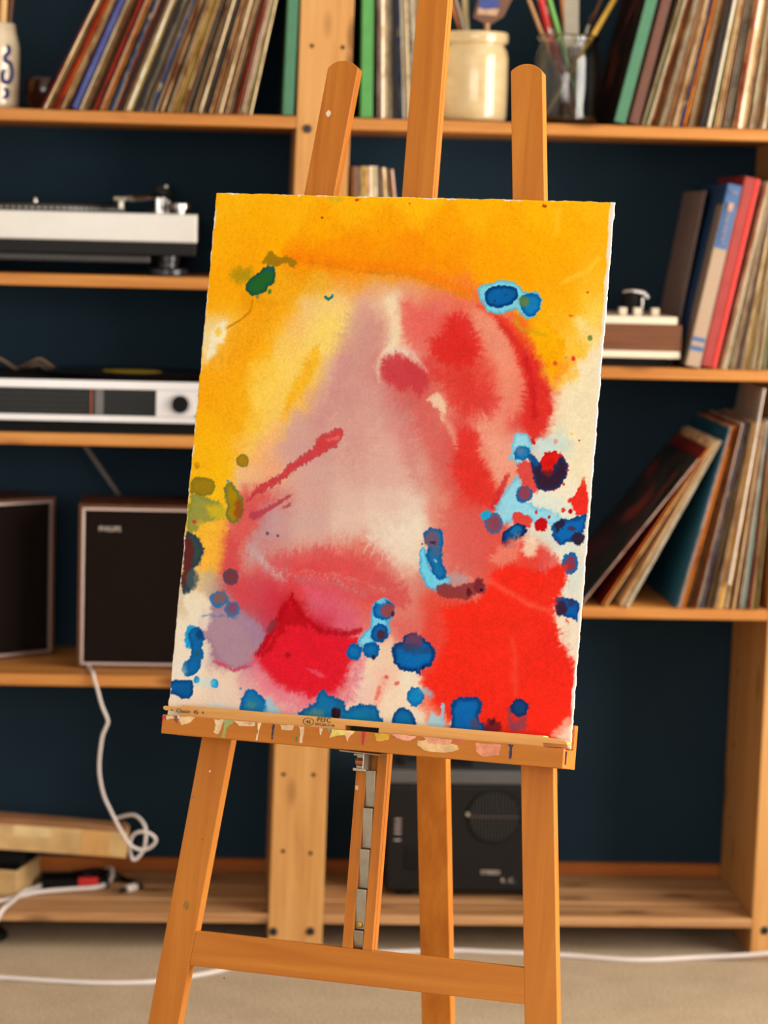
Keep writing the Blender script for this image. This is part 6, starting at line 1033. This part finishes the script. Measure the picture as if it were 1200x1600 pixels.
def watercolour(X, Y):
    cp = np.array([[float(a) for a in c.split()] for c in CP.split(';')], np.float32)
    gx = np.arange(-270, 271, 5.0); gy = np.arange(-30, 661, 5.0); GX, GY = np.meshgrid(gx, gy)
    wx = GX[..., None] - cp[:, 0]; wy = (GY[..., None] - cp[:, 1]); d2 = wx * wx + wy * wy
    w = np.exp(-d2 / (2 * 11.0 ** 2)) + 2e-3 / (1 + d2 / 300) ** 2
    base = (w[..., None] * cp[:, 2:5]).sum(2) / w.sum(2)[..., None]
    n_a = vnoise(X, Y, 34, 1, 4); n_b = vnoise(X, Y, 34, 2, 4); n_c = vnoise(X, Y, 7, 3, 3); n_d = vnoise(X, Y, 7, 4, 3); fine = vnoise(X, Y, 2.2, 5, 2)
    # feathered bleeding: fibres that run mostly down the sheet
    fib = vnoise(X * 2.6 + n_a * 14, Y * 0.7 + n_b * 14, 7, 6, 3)
    sx = np.clip(X + 9 * n_a + 3.5 * n_c + 1.2 * fine, -268, 268); sy = np.clip(Y + 9 * n_b + 3.5 * n_d + 5 * fib, -28, 658)
    fx = (sx + 270) / 5; fy = (sy + 30) / 5; ix = fx.astype(int); iy = fy.astype(int); fx = (fx - ix)[..., None]; fy = (fy - iy)[..., None]
    img = (base[iy, ix] * (1 - fx) + base[iy, ix + 1] * fx) * (1 - fy) + (base[iy + 1, ix] * (1 - fx) + base[iy + 1, ix + 1] * fx) * fy
    x0, y0, st = X[0, 0], Y[0, 0], X[0, 1] - X[0, 0]; H, Wd = X.shape
    for kind, r, g, b, soft, warp, op, wd, edge, pts in SH:
        p = np.array(pts, float).reshape(-1, 2); pad = soft + warp + (np.max(wd) if kind == 'k' else 0) + 4
        j0 = max(0, int((p[:, 0].min() - pad - x0) / st)); j1 = min(Wd, int((p[:, 0].max() + pad - x0) / st) + 2)
        i0 = max(0, int((p[:, 1].min() - pad - y0) / st)); i1 = min(H, int((p[:, 1].max() + pad - y0) / st) + 2)
        if j1 <= j0 or i1 <= i0: continue
        sl = (slice(i0, i1), slice(j0, j1))
        k = min(1.0, warp / 4.0)
        x = X[sl] + warp * 0.5 * n_c[sl]; y = Y[sl] + warp * 0.5 * n_d[sl]
        if kind == 'p':
            q = []                                           # round the outline
            n = len(p)
            for i in range(n):
                a, bb, c, d = p[i - 1], p[i], p[(i + 1) % n], p[(i + 2) % n]
                for tt in (0, .34, .67): q.append(0.5 * (2 * bb + (c - a) * tt + (2 * a - 5 * bb + 4 * c - d) * tt ** 2 + (3 * bb - a - 3 * c + d) * tt ** 3))
            q = np.array(q); ins = np.zeros(x.shape, bool); dd = np.full(x.shape, 1e9); qx = np.zeros(x.shape); qy = np.zeros(x.shape)
            for i in range(len(q)):
                a, c = q[i], q[(i + 1) % len(q)]; e = c - a; L = e @ e + 1e-9
                t_ = np.clip(((x - a[0]) * e[0] + (y - a[1]) * e[1]) / L, 0, 1)
                cx = a[0] + t_ * e[0]; cy = a[1] + t_ * e[1]; d_ = (x - cx) ** 2 + (y - cy) ** 2; nr = d_ < dd
                dd = np.where(nr, d_, dd); qx = np.where(nr, cx, qx); qy = np.where(nr, cy, qy)
                if abs(e[1]) > 1e-9: ins ^= ((a[1] > y) != (c[1] > y)) & (x < e[0] * (y - a[1]) / e[1] + a[0])
            d = np.where(ins, -1, 1) * np.sqrt(dd)
            # bristles square to the outline: noise that only depends on the nearest point of the edge
            if soft > 2.5: d = d + soft * 1.0 * vnoise(qx + .2 * x, qy + .2 * y, 3.6, 61, 4)
            else: d = d + warp * 0.75 * vnoise(qx + .3 * x, qy + .3 * y, 5.0, 67, 4)
        else:
            d = np.full(x.shape, 1e9); ws = wd if isinstance(wd, list) else [wd] * len(p)
            for i in range(len(p) - 1):
                a, c = p[i], p[i + 1]; e = c - a; L = e @ e + 1e-9
                t_ = np.clip(((x - a[0]) * e[0] + (y - a[1]) * e[1]) / L, 0, 1)
                d = np.minimum(d, np.sqrt((x - a[0] - t_ * e[0]) ** 2 + (y - a[1] - t_ * e[1]) ** 2) - (ws[i] + (ws[i + 1] - ws[i]) * t_))
        d = d + warp * (0.42 * fine[sl] + 0.45 * fib[sl])
        cov = smooth(soft, -soft, d) * op
        colr = np.array([r, g, b], float) + np.zeros(x.shape + (3,))
        tone = (0.5 * n_a[sl] + 0.5 * n_c[sl])[..., None]
        colr = np.clip(colr * (1 + 0.05 * tone), 0, 255)
        if edge:
            er = np.array(edge[:3], float); ew, es = edge[3], edge[4]
            k2 = (np.exp(-((d + ew * 0.6) / ew) ** 2) * es)[..., None]; colr = colr * (1 - k2) + er * k2
        img[sl] = img[sl] * (1 - cov[..., None]) + colr * cov[..., None]
    # pigment granulation and cool/warm drift
    sat = (img.max(2) - img.min(2)) / 255.0
    g = 1 + (0.020 * fine + 0.014 * fib + 0.012 * n_c + 0.03 * vnoise(X, Y, 1.6, 9, 1) + 0.02 * np.random.RandomState(3).randn(*X.shape)) * (0.35 + sat)
    return np.clip(img * g[..., None], 0, 255)
# ------------------------------------------------------------------ the painted sheet
ST_ = 0.8
nx, nz = int(500 / ST_) + 1, int(642 / ST_) + 1
gx = np.linspace(-250, 250, nx); gz = np.linspace(-9.8, 632, nz)
PX, PZ = np.meshgrid(gx, gz)
img = watercolour(PX, PZ)
# torn, chipped edge: bare paper shows here and there along the rim
e_l, e_r, e_t = PX + 250, 250 - PX, 632 - PZ
chip = vnoise(PX, PZ, 14, 31, 3); chip2 = vnoise(PX, PZ, 4, 37, 2)
rim = np.minimum(np.minimum(e_l + 1.0, e_r), e_t + 1.4)
bare_ = smooth(0.6, -0.6, rim - 1.2 - 3.0 * chip - 1.6 * chip2)
bare_ = np.maximum(bare_, smooth(0.8, -0.8, e_r - 2.4 - 2.2 * np.clip((PZ - 300) / 300, 0, 1) - 2.6 * chip) * 0.95)
img = img * (1 - bare_[..., None]) + np.array([236, 222, 204.0]) * bare_[..., None]
PAINT_GAIN = np.array([0.97, 1.05, 1.15])
v = img / 255.0
lin_img = np.where(v <= 0.04045, v / 12.92, ((v + 0.055) / 1.055) ** 2.4) * PAINT_GAIN
lin_img = np.clip(lin_img, 0, .94)
# deckle outline
dx = 1.3 * vnoise(PZ, PZ * 0 + 3, 9, 41, 3); dz = 1.1 * vnoise(PX, PX * 0 + 5, 8, 43, 3)
wl = np.clip(1 - e_l / 6, 0, 1); wr_ = np.clip(1 - e_r / 6, 0, 1); wt = np.clip(1 - e_t / 6, 0, 1)
VX = PX + dx * wl - dx[::-1] * wr_; VZ = PZ + dz * wt
cockle = 0.6 * vnoise(PX, PZ, 90, 51, 2)
VY = cockle * 0.3 + 0.35
front = np.stack([VX, VY, VZ], -1).reshape(-1, 3) / 1000.0
idx = np.arange(nx * nz).reshape(nz, nx)
quads = np.stack([idx[:-1, :-1], idx[:-1, 1:], idx[1:, 1:], idx[1:, :-1]], -1).reshape(-1, 4)
loop = np.concatenate([idx[0, :], idx[1:, -1], idx[-1, -2::-1], idx[-2:0:-1, 0]])
back = front[loop].copy(); back[:, 1] = 0.0036
nb = len(loop); o0 = nx * nz
side = np.stack([loop, o0 + np.arange(nb), o0 + (np.arange(nb) + 1) % nb, np.roll(loop, -1)], -1)
allv = np.concatenate([front, back]); allf = np.concatenate([quads, side])
me = bpy.data.meshes.new('painting')
me.vertices.add(len(allv)); me.vertices.foreach_set('co', allv.astype(np.float32).ravel())
nf = len(allf)
me.loops.add(nf * 4 + nb); me.polygons.add(nf + 1)
li = np.concatenate([allf.ravel(), (o0 + np.arange(nb))[::-1]])
me.loops.foreach_set('vertex_index', li.astype(np.int32))
me.polygons.foreach_set('loop_start', np.concatenate([np.arange(nf) * 4, [nf * 4]]).astype(np.int32))
me.update(calc_edges=True); me.validate()
ca = me.color_attributes.new('paint', 'FLOAT_COLOR', 'POINT')
edge_c = np.array([lin(226), lin(206), lin(184)])
cols = np.ones((len(allv), 4), np.float32); cols[:o0, :3] = lin_img.reshape(-1, 3); cols[o0:, :3] = edge_c
ca.data.foreach_set('color', cols.ravel())
t = NT('watercolour_on_paper'); a = t.n('ShaderNodeVertexColor', layer_name='paint')
gr = t.noise(t.coords((900, 900, 900)), 1.0, 2, .6); gr2 = t.noise(t.coords((380, 380, 380)), 1.0, 3, .6)
t.col(a.outputs['Color']); t.rough(.9); t.b.inputs['Specular IOR Level'].default_value = .04; t.bump(gr2, .22, .0006)
me.materials.append(t.m)
pt = bpy.data.objects.new('painting', me); COL.objects.link(pt); pt.location = EL; pt.rotation_euler = ER
for p in me.polygons[:1]: pass
tag(pt, 'abstract watercolour in yellow, red, pink and blue on thick paper standing on the easel', 'painting')
